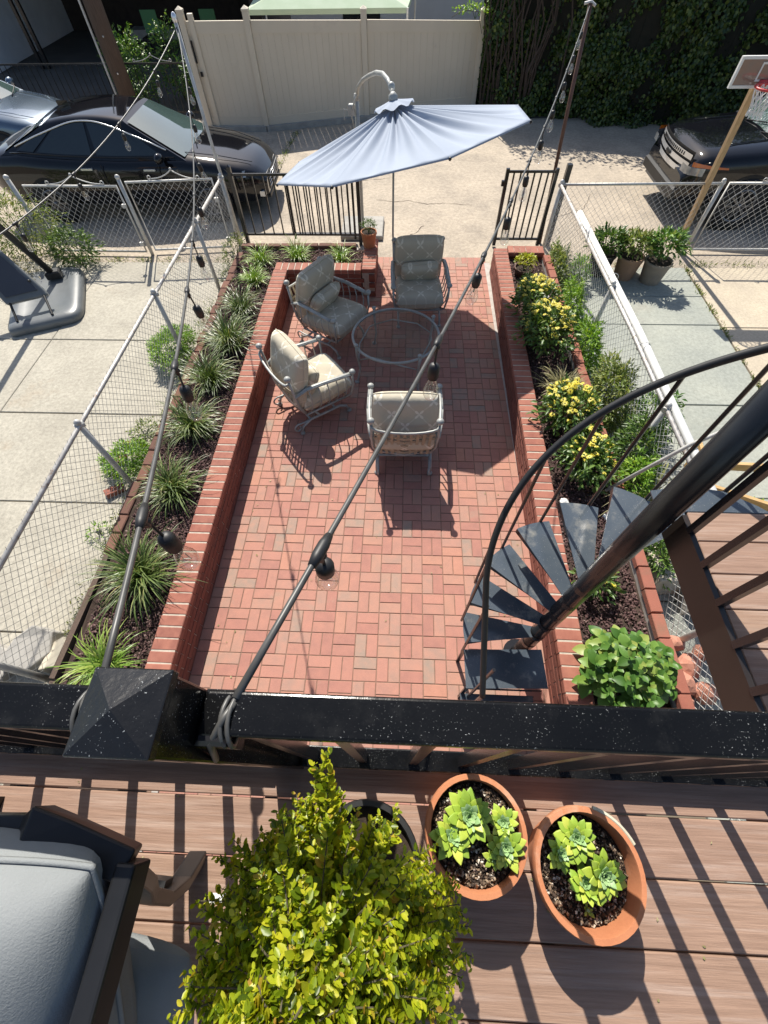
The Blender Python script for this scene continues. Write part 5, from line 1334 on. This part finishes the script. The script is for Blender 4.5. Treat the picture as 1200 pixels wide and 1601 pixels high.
# ================================================================== IVY HEDGE
def hedge():
    line = [(3.30, 13.35), (5.0, 12.95), (6.7, 12.35), (8.5, 11.9), (12, 11.6)]
    t = thing('ivy_hedge', (6, 12.8, 0), 'tall dark ivy covered hedge along the alley beyond the parasol', 'hedge')
    H = 3.0; P = []; N = []
    for (x0, y0), (x1, y1) in zip(line, line[1:]):
        L = math.hypot(x1 - x0, y1 - y0); n = int(L * H * 2300); u = RNG.uniform(0, 1, n); v = RNG.uniform(0, 1, n); nx, ny = (y1 - y0) / L, -(x1 - x0) / L
        x = x0 + (x1 - x0) * u; y = y0 + (y1 - y0) * u; z = v * H
        dep = .16 * np.sin(x * 3.1 + z * 2) + .13 * np.sin(x * 7.3 - z * 4.1) + .10 * np.cos(z * 6 + x) + RNG.normal(0, .07, n) - .10 * z
        keep = RNG.uniform(0, 1, n) < np.clip(.8 + .5 * np.sin(x * 4 + z * 3) * np.cos(z * 5 - x * 2), .45, 1)
        p = np.c_[x + nx * dep, y + ny * dep, z + .02][keep]; P.append(p); N.append(np.tile([nx, ny, .35], (len(p), 1)))
    P = np.concatenate(P); N = np.concatenate(N); n = len(P)
    X = RNG.normal(0, .5, (n, 3)) + [0, 0, -.8]; Z = N + RNG.normal(0, .5, (n, 3))
    V, F = scatter(LEAF, P - [6, 12.8, 0], X, Z, RNG.uniform(.05, .10, n), RNG.uniform(.045, .08, n)); link('foliage', np_mesh('foliage', V, F, m_ivy), t)
    # loose sprays and a sunlit top fringe
    k = 2600; u = RNG.uniform(3.2, 11, k); yy = np.interp(u, [p[0] for p in line], [p[1] for p in line])
    Q = np.c_[u, yy + RNG.normal(.15, .25, k), 2.9 + RNG.uniform(0, .45, k)]
    V, F = scatter(LEAF, Q - [6, 12.8, 0], rdir(k), rdir(k) + [0, 0, .6], RNG.uniform(.06, .12, k), RNG.uniform(.04, .08, k)); link('crown', np_mesh('crown', V, F, m_leaf), t)
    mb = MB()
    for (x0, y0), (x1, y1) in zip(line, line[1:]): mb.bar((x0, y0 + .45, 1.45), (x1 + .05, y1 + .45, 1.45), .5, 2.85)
    obj('shade_core', mb, mat('hedge_core_shade', (.012, .014, .008), (.02, .018, .012), scale=8, rough=1), t)  # near-black solid core paints the shade inside the hedge
    for k in range(28):
        x = random.uniform(3.4, 4.6) if k < 27 else random.uniform(5, 9); y = float(np.interp(x, [p[0] for p in line], [p[1] for p in line])) - .16
        mb = MB().tube([(x, y, 0), (x + random.uniform(-.15, .15), y - random.uniform(0, .12), .8), (x + random.uniform(-.3, .3), y, 1.6), (x + random.uniform(-.4, .4), y + .1, 2.6)], [.028, .02, .016, .01], 5)
        obj('vine_stem', mb, m_bark2, t)
    # one spray reaching over the vinyl fence
    s = plant('fence_spray', (3.05, 13.25, 1.6), (.45, .18, .20), 160, (.05, .09), (.03, .05), m_lime, 'light green spray reaching over the end of the vinyl fence', 'plant', None, 3)
    mb = MB().tube([(3.25, 13.3, 1.35), (3.1, 13.2, 1.7), (2.75, 13.05, 1.75), (2.5, 12.95, 1.66)], .006, 5); obj('twig', mb, m_stemb, s)
    tr = thing('overhanging_tree', (9.0, 14.0, 0), 'dark tree overhanging the hedge at the upper right', 'tree')
    obj('trunk', MB().tube([(9, 14, 0), (8.9, 13.9, 2.2), (8.7, 13.6, 4.2)], [.2, .16, .1], 10), m_bark2, tr)
    parts = [foliage((8.6 + dx, 13.2 + dy, 3.6 + dz), (1.1, 1.0, .8), 2600, (.07, .13), (.03, .05), low=-1) for dx, dy, dz in ((0, 0, 0), (-1.0, -.3, .3), (1.1, -.2, .2), (.3, .5, .9), (2.3, 0, .1))]
    V, F = join(parts); link('crown', np_mesh('crown', V - [9, 14, 0], F, m_ivy), tr)
hedge()

# ================================================================== BASKETBALL STANDS
def net_mesh(c, r, L, n=12):
    mb = MB(); lv = [(r, 0), (r * .86, -L * .25), (r * .68, -L * .5), (r * .58, -L * .75), (r * .60, -L)]
    for k in range(n):
        for s in (1, -1):
            pts = [(c[0] + q * math.cos(2 * PI * (k + s * .5 * i) / n), c[1] + q * math.sin(2 * PI * (k + s * .5 * i) / n), c[2] + z + random.uniform(-.01, .01)) for i, (q, z) in enumerate(lv)]
            mb.tube(pts, .006, 4, caps=False)
    return mb
def right_hoop():
    t = thing('basketball_hoop', (6.28, 6.40, 0), 'small basketball hoop with a white net on a tan wooden post at the right', 'basketball hoop')
    obj('post', MB().bar((6.27, 6.44, 0), (5.91, 6.02, 2.16), .07, .07, (1, 0, 0)), m_polew, t)
    d = Vector((0, -1, .0)); c = Vector((5.97, 5.95, 2.255))
    obj('backboard', MB().box(c, (.82, .025, .25)), m_board, t)
    fr = MB()
    for x in (-.41, .41): fr.bar(c + Vector((x, -.003, -.14)), c + Vector((x, -.003, .14)), .03, .035, (0, 1, 0))
    for z in (-.127, .127): fr.bar(c + Vector((-.40, -.003, z)), c + Vector((.40, -.003, z)), .03, .028)
    obj('board_frame', fr, m_white, t)
    sq = MB()
    for x in (-.14, .14): sq.box(c + Vector((x, -.016, .005)), (.018, .006, .15))
    for z in (-.07, .08): sq.box(c + Vector((0, -.0165, z)), (.30, .006, .018))
    obj('target_square', sq, m_white, t)
    hc = c + Vector((-.04, -.20, -.09))
    obj('rim', MB().tube([hc + Vector((.15 * math.cos(a), .15 * math.sin(a), 0)) for a in [2 * PI * k / 28 for k in range(28)]], .012, 8, closed=True).box(hc + Vector((0, .17, 0)), (.10, .03, .06)), m_red, t, smooth=True)
    obj('net', net_mesh(hc, .146, .27), m_net, t)
right_hoop()
def left_hoop():
    t = thing('basketball_stand', (-4.0, 4.75, 0), 'portable basketball stand with a grey plastic base on the left slab', 'basketball hoop')
    R = Matrix.Rotation(math.radians(22), 3, 'Z')
    o = Vector((-4.0, 4.68, 0))
    # rounded tank: loft of rounded outlines
    def ring(sx, sy, z, n=36, p=9): return [o + R @ Vector((math.copysign(abs(math.cos(a)) ** (2 / p), math.cos(a)) * sx, math.copysign(abs(math.sin(a)) ** (2 / p), math.sin(a)) * sy * (1 - .12 * math.cos(a)), z)) for a in [2 * PI * k / n for k in range(n)]]
    P = [ring(.50, .76, .0), ring(.52, .78, .03), ring(.51, .77, .10), ring(.47, .73, .135), ring(.36, .60, .145), ring(.30, .52, .115), ring(.12, .3, .11), ring(.01, .02, .11)]
    obj('base_tank', MB().grid([r + [r[0]] for r in P][::-1]), m_plastic, t, smooth=True)
    # upright shield panel leaning to the pole
    W = [(-.30, .0), (.30, .0), (.30, .10), (.13, .98), (.04, 1.12), (-.04, 1.12), (-.13, .98), (-.30, .10)]
    b0 = o + R @ Vector((-.12, -.42, .30)); ux = R @ Vector((.95, .1, 0)); uy = (R @ Vector((-.38, .62, .80))).normalized() * 1.15; un = ux.cross(uy).normalized()
    front = [b0 + ux * x + uy * y for x, y in W]; back = [p - un * .09 for p in front]; n = len(W)
    sh = obj('shield_panel', MB().add(front + back, [tuple(range(n)), tuple(range(2 * n - 1, n - 1, -1))] + [(i, n + i, n + (i + 1) % n, (i + 1) % n) for i in range(n)]), m_plastic, t); bevel(sh, .025, 3)
    inn = [b0 + ux * x * .74 + uy * (y * .80 + .08) + un * .004 for x, y in W]; inb = [p + un * .012 for p in inn]
    obj('inset_panel', bevel and MB().add(inb + inn, [tuple(range(n)), tuple(range(2 * n - 1, n - 1, -1))] + [(i, n + i, n + (i + 1) % n, (i + 1) % n) for i in range(n)]), m_plastic2, t)
    mb = MB()
    for x, y in ((-.22, .2), (.22, .2), (-.15, .6), (.15, .6), (0, .98)): mb.ball(b0 + ux * x + uy * y + un * .015, .02, 8, 5)
    obj('screw_cap', mb, m_rubber, t)
    for x in (-.24, .24): obj('strut', MB().tube([b0 + ux * x + uy * .02 - un * .02, o + R @ Vector((x - .1, -.66, .15))], .018, 8), m_rubber, t)
    p0 = o + R @ Vector((.12, .46, .16)); top = Vector((-4.35, 4.35, 2.55))
    obj('pole', MB().tube([p0, top], .048, 14), m_rubber, t, smooth=True)
    obj('pole_bracket', MB().box(p0 + Vector((0, 0, .03)), (.22, .16, .10), R, ch=.02), m_rubber, t)
    obj('wheel', MB().tube([o + R @ Vector((.30, .70, .08)), o + R @ Vector((.36, .70, .08))], .06, 14), m_rubber, t)
    # hoop assembly above the frame
    c = top + Vector((-.05, -.55, .45))
    for x in (-.1, .1): obj('arm', MB().bar(top + Vector((x, 0, -.35)), c + Vector((x, .04, -.1)), .03, .04).bar(top + Vector((x, 0, 0)), c + Vector((x, .04, .2)), .03, .04), m_rubber, t)
    obj('backboard', MB().box(c, (1.1, .03, .72)), m_board, t)
    obj('board_frame', MB().bar(c + Vector((-.56, 0, -.37)), c + Vector((.56, 0, -.37)), .05, .05).bar(c + Vector((-.56, 0, .37)), c + Vector((.56, 0, .37)), .05, .05), m_rubber, t)
    hc = c + Vector((0, -.28, -.25)); obj('rim', MB().tube([hc + Vector((.22 * math.cos(a), .22 * math.sin(a), 0)) for a in [2 * PI * k / 28 for k in range(28)]], .012, 8, closed=True), m_red, t)
    obj('net', net_mesh(hc, .21, .40), m_net, t)
left_hoop()

# ================================================================== CARS
def lerp_tab(tab, x):
    xs = [p[0] for p in tab]; return float(np.interp(x, xs, [p[1] for p in tab]))
def car(name, loc, rz, label, L, top, width, zb, belt, gh, paint, wheels, wr, kind='sedan', group='cars parked in the alley'):
    """x = forward. top: hood/boot line, belt: beltline height table, gh: greenhouse (x_rear, x_roof_rear, x_roof_front, x_front, roof z, roof half width)"""
    t = thing(name, loc, label, 'car', group, rz)
    def o(nm, mb, m, sm=True, parent=t): return obj(nm, mb, m, parent, smooth=sm, world=False)
    N = 34; P = []
    for i in range(N + 1):
        x = -L / 2 + L * i / N; w = lerp_tab(width, x); zt = lerp_tab(top, x); b = lerp_tab(zb, x)
        h = zt - b
        prof = [(0, b), (.80 * w, b), (.95 * w, b + .10 * h), (.985 * w, b + .30 * h), (1.0 * w, b + .55 * h), (.985 * w, b + .78 * h), (.955 * w, b + .90 * h), (.88 * w, b + .975 * h), (.60 * w, b + 1.0 * h + .012), (0, b + h + .03)]
        P.append([(x, -y, z) for y, z in prof] + [(x, y, z) for y, z in prof[-2::-1]])
    mb = MB().grid(P); nn = len(P[0])
    mb.add(P[0], [tuple(range(nn))]); mb.add(P[-1], [tuple(range(nn - 1, -1, -1))])
    o('body', mb, paint)
    xr, xrr, xrf, xf, zr, wr2 = gh
    # roof and pillars
    def base(x): return lerp_tab(width, x) * .90, lerp_tab(top, x) + .0
    def roofz(x): return zr - .05 * ((x - (xrr + xrf) / 2) / ((xrf - xrr) / 2)) ** 2
    def sec(u):   # u 0..1 along greenhouse base
        xb = xr + (xf - xr) * u; xt = xrr + (xrf - xrr) * u; w, z = base(xb); return xb, xt, w, z - .03
    G = []
    nu = 16
    for i in range(nu + 1):
        u = i / nu; xb, xt, w, z = sec(u); zt = roofz(xt); row = []
        for q in (0, .35, .7, .92): row.append((xb + (xt - xb) * q, -(w + (wr2 - w) * q), z + (zt - z) * q))
        for q in (.96, .8, .45, 0): row.append((xt, -wr2 * q, zt + .035 * (1 - q * q)))
        G.append(row + [(a, -b, c) for a, b, c in row[-2::-1]])
    mb = MB().grid(G); k = len(G[0]); mb.add(G[0], [tuple(range(k))]); mb.add(G[-1], [tuple(range(k - 1, -1, -1))])
    o('roof', mb, paint)
    def side(u, q, s, off=.008):
        xb, xt, w, z = sec(u); zt = roofz(xt); return (xb + (xt - xb) * q, s * (w + (wr2 - w) * q + off), z + (zt - z) * q + off * .4)
    hump = lambda u: .07 + .86 * max(0., 1 - abs(2 * u - 1) ** (2.6 if kind == 'sedan' else 5)) ** .62
    for s in (-1, 1):
        for u0, u1 in kind_windows[kind]:
            Q = [[side(u0 + (u1 - u0) * i / 8, .12 + (hump(u0 + (u1 - u0) * i / 8) - .16) * j / 3, s) for j in range(4)] for i in range(9)]
            o('side_window', MB().grid(Q if s > 0 else Q[::-1]), m_carglass)
        trim = [side(u, hump(u), s, .012) for u in [.02 + .96 * i / 28 for i in range(29)]]
        o('window_trim', MB().tube(trim, .011, 6), m_chrome)
        o('sill_trim', MB().tube([side(u, .08, s, .012) for u in [.04 + .92 * i / 12 for i in range(13)]], .008, 6), paint)
        xm = xr + (xf - xr) * .88; w = lerp_tab(width, xm)
        mi = o('wing_mirror', MB().ball((xm, s * (w + .10), lerp_tab(top, xm) + .06), .10, 12, 8, (.75, 1.1, .75)), paint)
        o('mirror_stalk', MB().bar((xm, s * (w * .90), lerp_tab(top, xm) + .0), (xm, s * (w + .05), lerp_tab(top, xm) + .04), .05, .03), m_rubber, False, mi)
        for xd in ((-.55, .55) if kind == 'sedan' else (-.2, .85)):
            o('door_handle', MB().bar((xd - .10, s * (lerp_tab(width, xd) * 1.005), lerp_tab(top, xd) - .13), (xd + .10, s * (lerp_tab(width, xd) * 1.005), lerp_tab(top, xd) - .13), .03, .025), m_chrome, False)
        for xw in wheels:
            w = lerp_tab(width, xw)
            R = Matrix.Rotation(PI / 2, 3, 'X')
            arch = MB().lathe([(wr * 1.14, 0), (wr * 1.14, .02), (0, .02)], 28, (xw, s * (w * 1.0 - .02), wr), rot=Matrix.Rotation(-s * PI / 2, 3, 'X'))
            o('wheel_arch', arch, m_tyre, False)
            wh = o('tyre', MB().lathe([(wr * .62, -.10), (wr * .95, -.11), (wr, -.08), (wr, .08), (wr * .95, .11), (wr * .62, .10)], 32, (xw, s * (w - .07), wr), rot=R), m_tyre)
            mb = MB().lathe([(wr * .64, .105), (wr * .60, .113), (wr * .56, .105)], 32, (xw, s * (w - .07), wr), rot=Matrix.Rotation(-s * PI / 2, 3, 'X'))
            for kk in range(10):
                a = 2 * PI * kk / 10; mb.bar((xw + .04 * math.cos(a), s * (w + .035), wr + .04 * math.sin(a)), (xw + wr * .6 * math.cos(a), s * (w + .03), wr + wr * .6 * math.sin(a)), .03, .012, (0, 1, 0))
            mb.ball((xw, s * (w + .035), wr), .045, 10, 5); o('rim', mb, m_rim, False, wh)
    # screens
    def endpatch(u, name, m):
        xb, xt, w, z = sec(u); zt = roofz(xt); sg = 1 if u > .5 else -1; Q = []
        for i in range(9):
            v = -1 + i / 4; row = []
            for j in range(5):
                q = .06 + .88 * j / 4; ww = (w + (wr2 - w) * q) * .93; row.append((xb + (xt - xb) * q + sg * (.014 + .05 * (1 - v * v)), v * ww, z + (zt - z) * q + .014 + .03 * (1 - v * v) * q))
            Q.append(row)
        return o(name, MB().grid(Q[::-1] if u > .5 else Q), m)
    ws = endpatch(1, 'windscreen', m_wscreen); endpatch(0, 'rear_window', m_carglass)
    xb, xt, w, z = sec(1)
    for yy in (-.35, .25): o('wiper', MB().tube([(xb + .07, yy, z + .05), (xb - .06, yy + .42, z + .12)], .009, 5), m_rubber, True, ws)
    # shut line of the bonnet
    return t, o
kind_windows = {'sedan': [(.07, .17), (.19, .50), (.53, .90)], 'suv': [(.05, .24), (.27, .56), (.59, .92)]}
def sedan(loc, rz, label, paint):
    L = 4.95
    t, o = car('parked_sedan', loc, rz, label, L,
        [(-2.475, .80), (-2.3, 1.0), (-1.75, 1.04), (-.9, .98), (0, .95), (.9, .95), (1.05, .955), (1.7, .87), (2.15, .77), (2.40, .66), (2.475, .56)],
        [(-2.475, .70), (-2.25, .84), (-1.5, .92), (0, .935), (1.3, .93), (1.9, .88), (2.25, .78), (2.475, .58)],
        [(-2.475, .40), (-2.2, .24), (2.1, .22), (2.475, .26)], None, (-2.05, -1.05, .25, 1.22, 1.43, .60), paint, (-1.42, 1.46), .335)
    for s in (-1, 1):
        o('headlight', MB().grid([[(2.12 + .28 * u - .10 * v * u, s * (.835 - .27 * u - .04 * v), .70 - .03 * u + .085 * (v - .5) - .02 * u) for v in (0, .5, 1)][::s] for u in (0, .25, .5, .75, 1)]), m_headl)
        o('fog_light', MB().box((2.38, s * .60, .36), (.10, .20, .08)), m_chrome, False)
        o('tail_light', MB().box((-2.36, s * .70, .85), (.10, .22, .12)), m_red, False)
        o('hood_crease', MB().tube([(1.15, s * .62, .968), (1.75, s * .60, .90), (2.25, s * .48, .775)], .006, 5), paint)
    o('grille', MB().box((2.455, 0, .47), (.06, .90, .24), ch=.02), m_rubber, False)
    for k in range(4): o('grille_bar', MB().tube([(2.49, -.42, .39 + .052 * k), (2.505, 0, .39 + .052 * k), (2.49, .42, .39 + .052 * k)], .008, 6), m_chrome)
    o('lower_bumper', MB().box((2.43, 0, .29), (.12, 1.1, .07), ch=.02), m_rubber, False)
    o('number_plate', MB().box((-2.49, 0, .75), (.02, .35, .14)), m_white, False)
    o('antenna_fin', MB().prism([(-1.05, -.02), (-.86, -.004), (-.86, .004), (-1.05, .02)], 1.44, 1.50), paint, False)
    for x in (-.28, .72):
        for s in (-1, 1): o('door_gap', MB().box((x, s * .932, .62), (.008, .012, .56)), m_tyre, False)
    return t
sedan((-3.47, 8.22, -.008), math.radians(1.2), 'black sedan parked in the alley behind the scroll-topped gates', m_carblk)
sedan((-8.35, 10.55, -.008), math.radians(-3), 'blue grey car nose at the left edge behind the black sedan', m_carblue)
def suv(loc, rz, label):
    L = 4.95
    t, o = car('utility_vehicle', loc, rz, label, L,
        [(-2.475, 1.0), (-2.3, 1.15), (-1, 1.15), (0, 1.13), (.85, 1.13), (1.05, 1.14), (1.8, 1.08), (2.25, 1.02), (2.40, .93), (2.475, .72)],
        [(-2.475, .86), (-2.2, .96), (0, 1.0), (1.6, .99), (2.1, .94), (2.35, .86), (2.475, .76)],
        [(-2.475, .40), (-2.2, .30), (2.1, .30), (2.475, .36)], None, (-2.35, -2.0, .20, 1.18, 1.78, .70), m_carblk, (-1.45, 1.42), .385, 'suv')
    for s in (-1, 1):
        ct = [(1.90, .985), (2.10, .962), (2.24, .925), (2.36, .882), (2.44, .838), (2.492, .775), (2.505, .62)]
        o('headlight', MB().grid([[(x, s * y, .775 + .105 * v) for v in (0, .5, 1)][::s] for x, y in ct[2:]]), m_headl)
        o('indicator', MB().grid([[(x, s * (y - .015 * v), .885 + (.02 + .05 * k / 5) * v) for v in (0, .5, 1)][::s] for k, (x, y) in enumerate(ct[:5])]), m_orange)
    for k in range(3): o('grille_bar', MB().grid([[(2.50 - .10 * (y / .66) ** 2 + .012, y, .70 + .105 * k + .07 * v) for v in (0, 1)] for y in [-.66 + 1.32 * i / 10 for i in range(11)]][::-1]), m_chrome)
    o('grille', MB().grid([[(2.49 - .10 * (y / .68) ** 2, y, .66 + .36 * v) for v in (0, 1)] for y in [-.68 + 1.36 * i / 10 for i in range(11)]][::-1]), m_rubber)
    for k in range(16): o('grille_slot', MB().box((2.515 - .10 * ((-.45 + .06 * k) / .66) ** 2, -.45 + .06 * k, .943), (.01, .02, .045)), m_rubber, False)
    o('emblem', MB().ball((2.52, 0, .84), .07, 12, 6, (.25, 1.5, .6)), m_rubber)
    o('lower_bumper', MB().box((2.45, 0, .47), (.14, 1.5, .16), ch=.03), m_rubber, False)
    o('skid_plate', MB().box((2.44, 0, .37), (.14, 1.1, .05), ch=.01), m_plastic, False)
    for s in (-1, 1):
        o('roof_rail', MB().tube([(-1.8, s * .66, 1.80), (-.8, s * .68, 1.84), (.1, s * .66, 1.80)], .018, 6), m_chrome)
        o('hood_crease', MB().tube([(1.2, s * .55, 1.155), (2.0, s * .60, 1.085)], .008, 5), m_carblk)
        for x in (-.5, .62): o('door_gap', MB().box((x, s * .998, .74), (.008, .012, .66)), m_tyre, False)
    return t
suv((8.70, 8.10, -.008), PI + math.radians(1.0), 'black utility vehicle with a chrome grille behind the right wire fence')
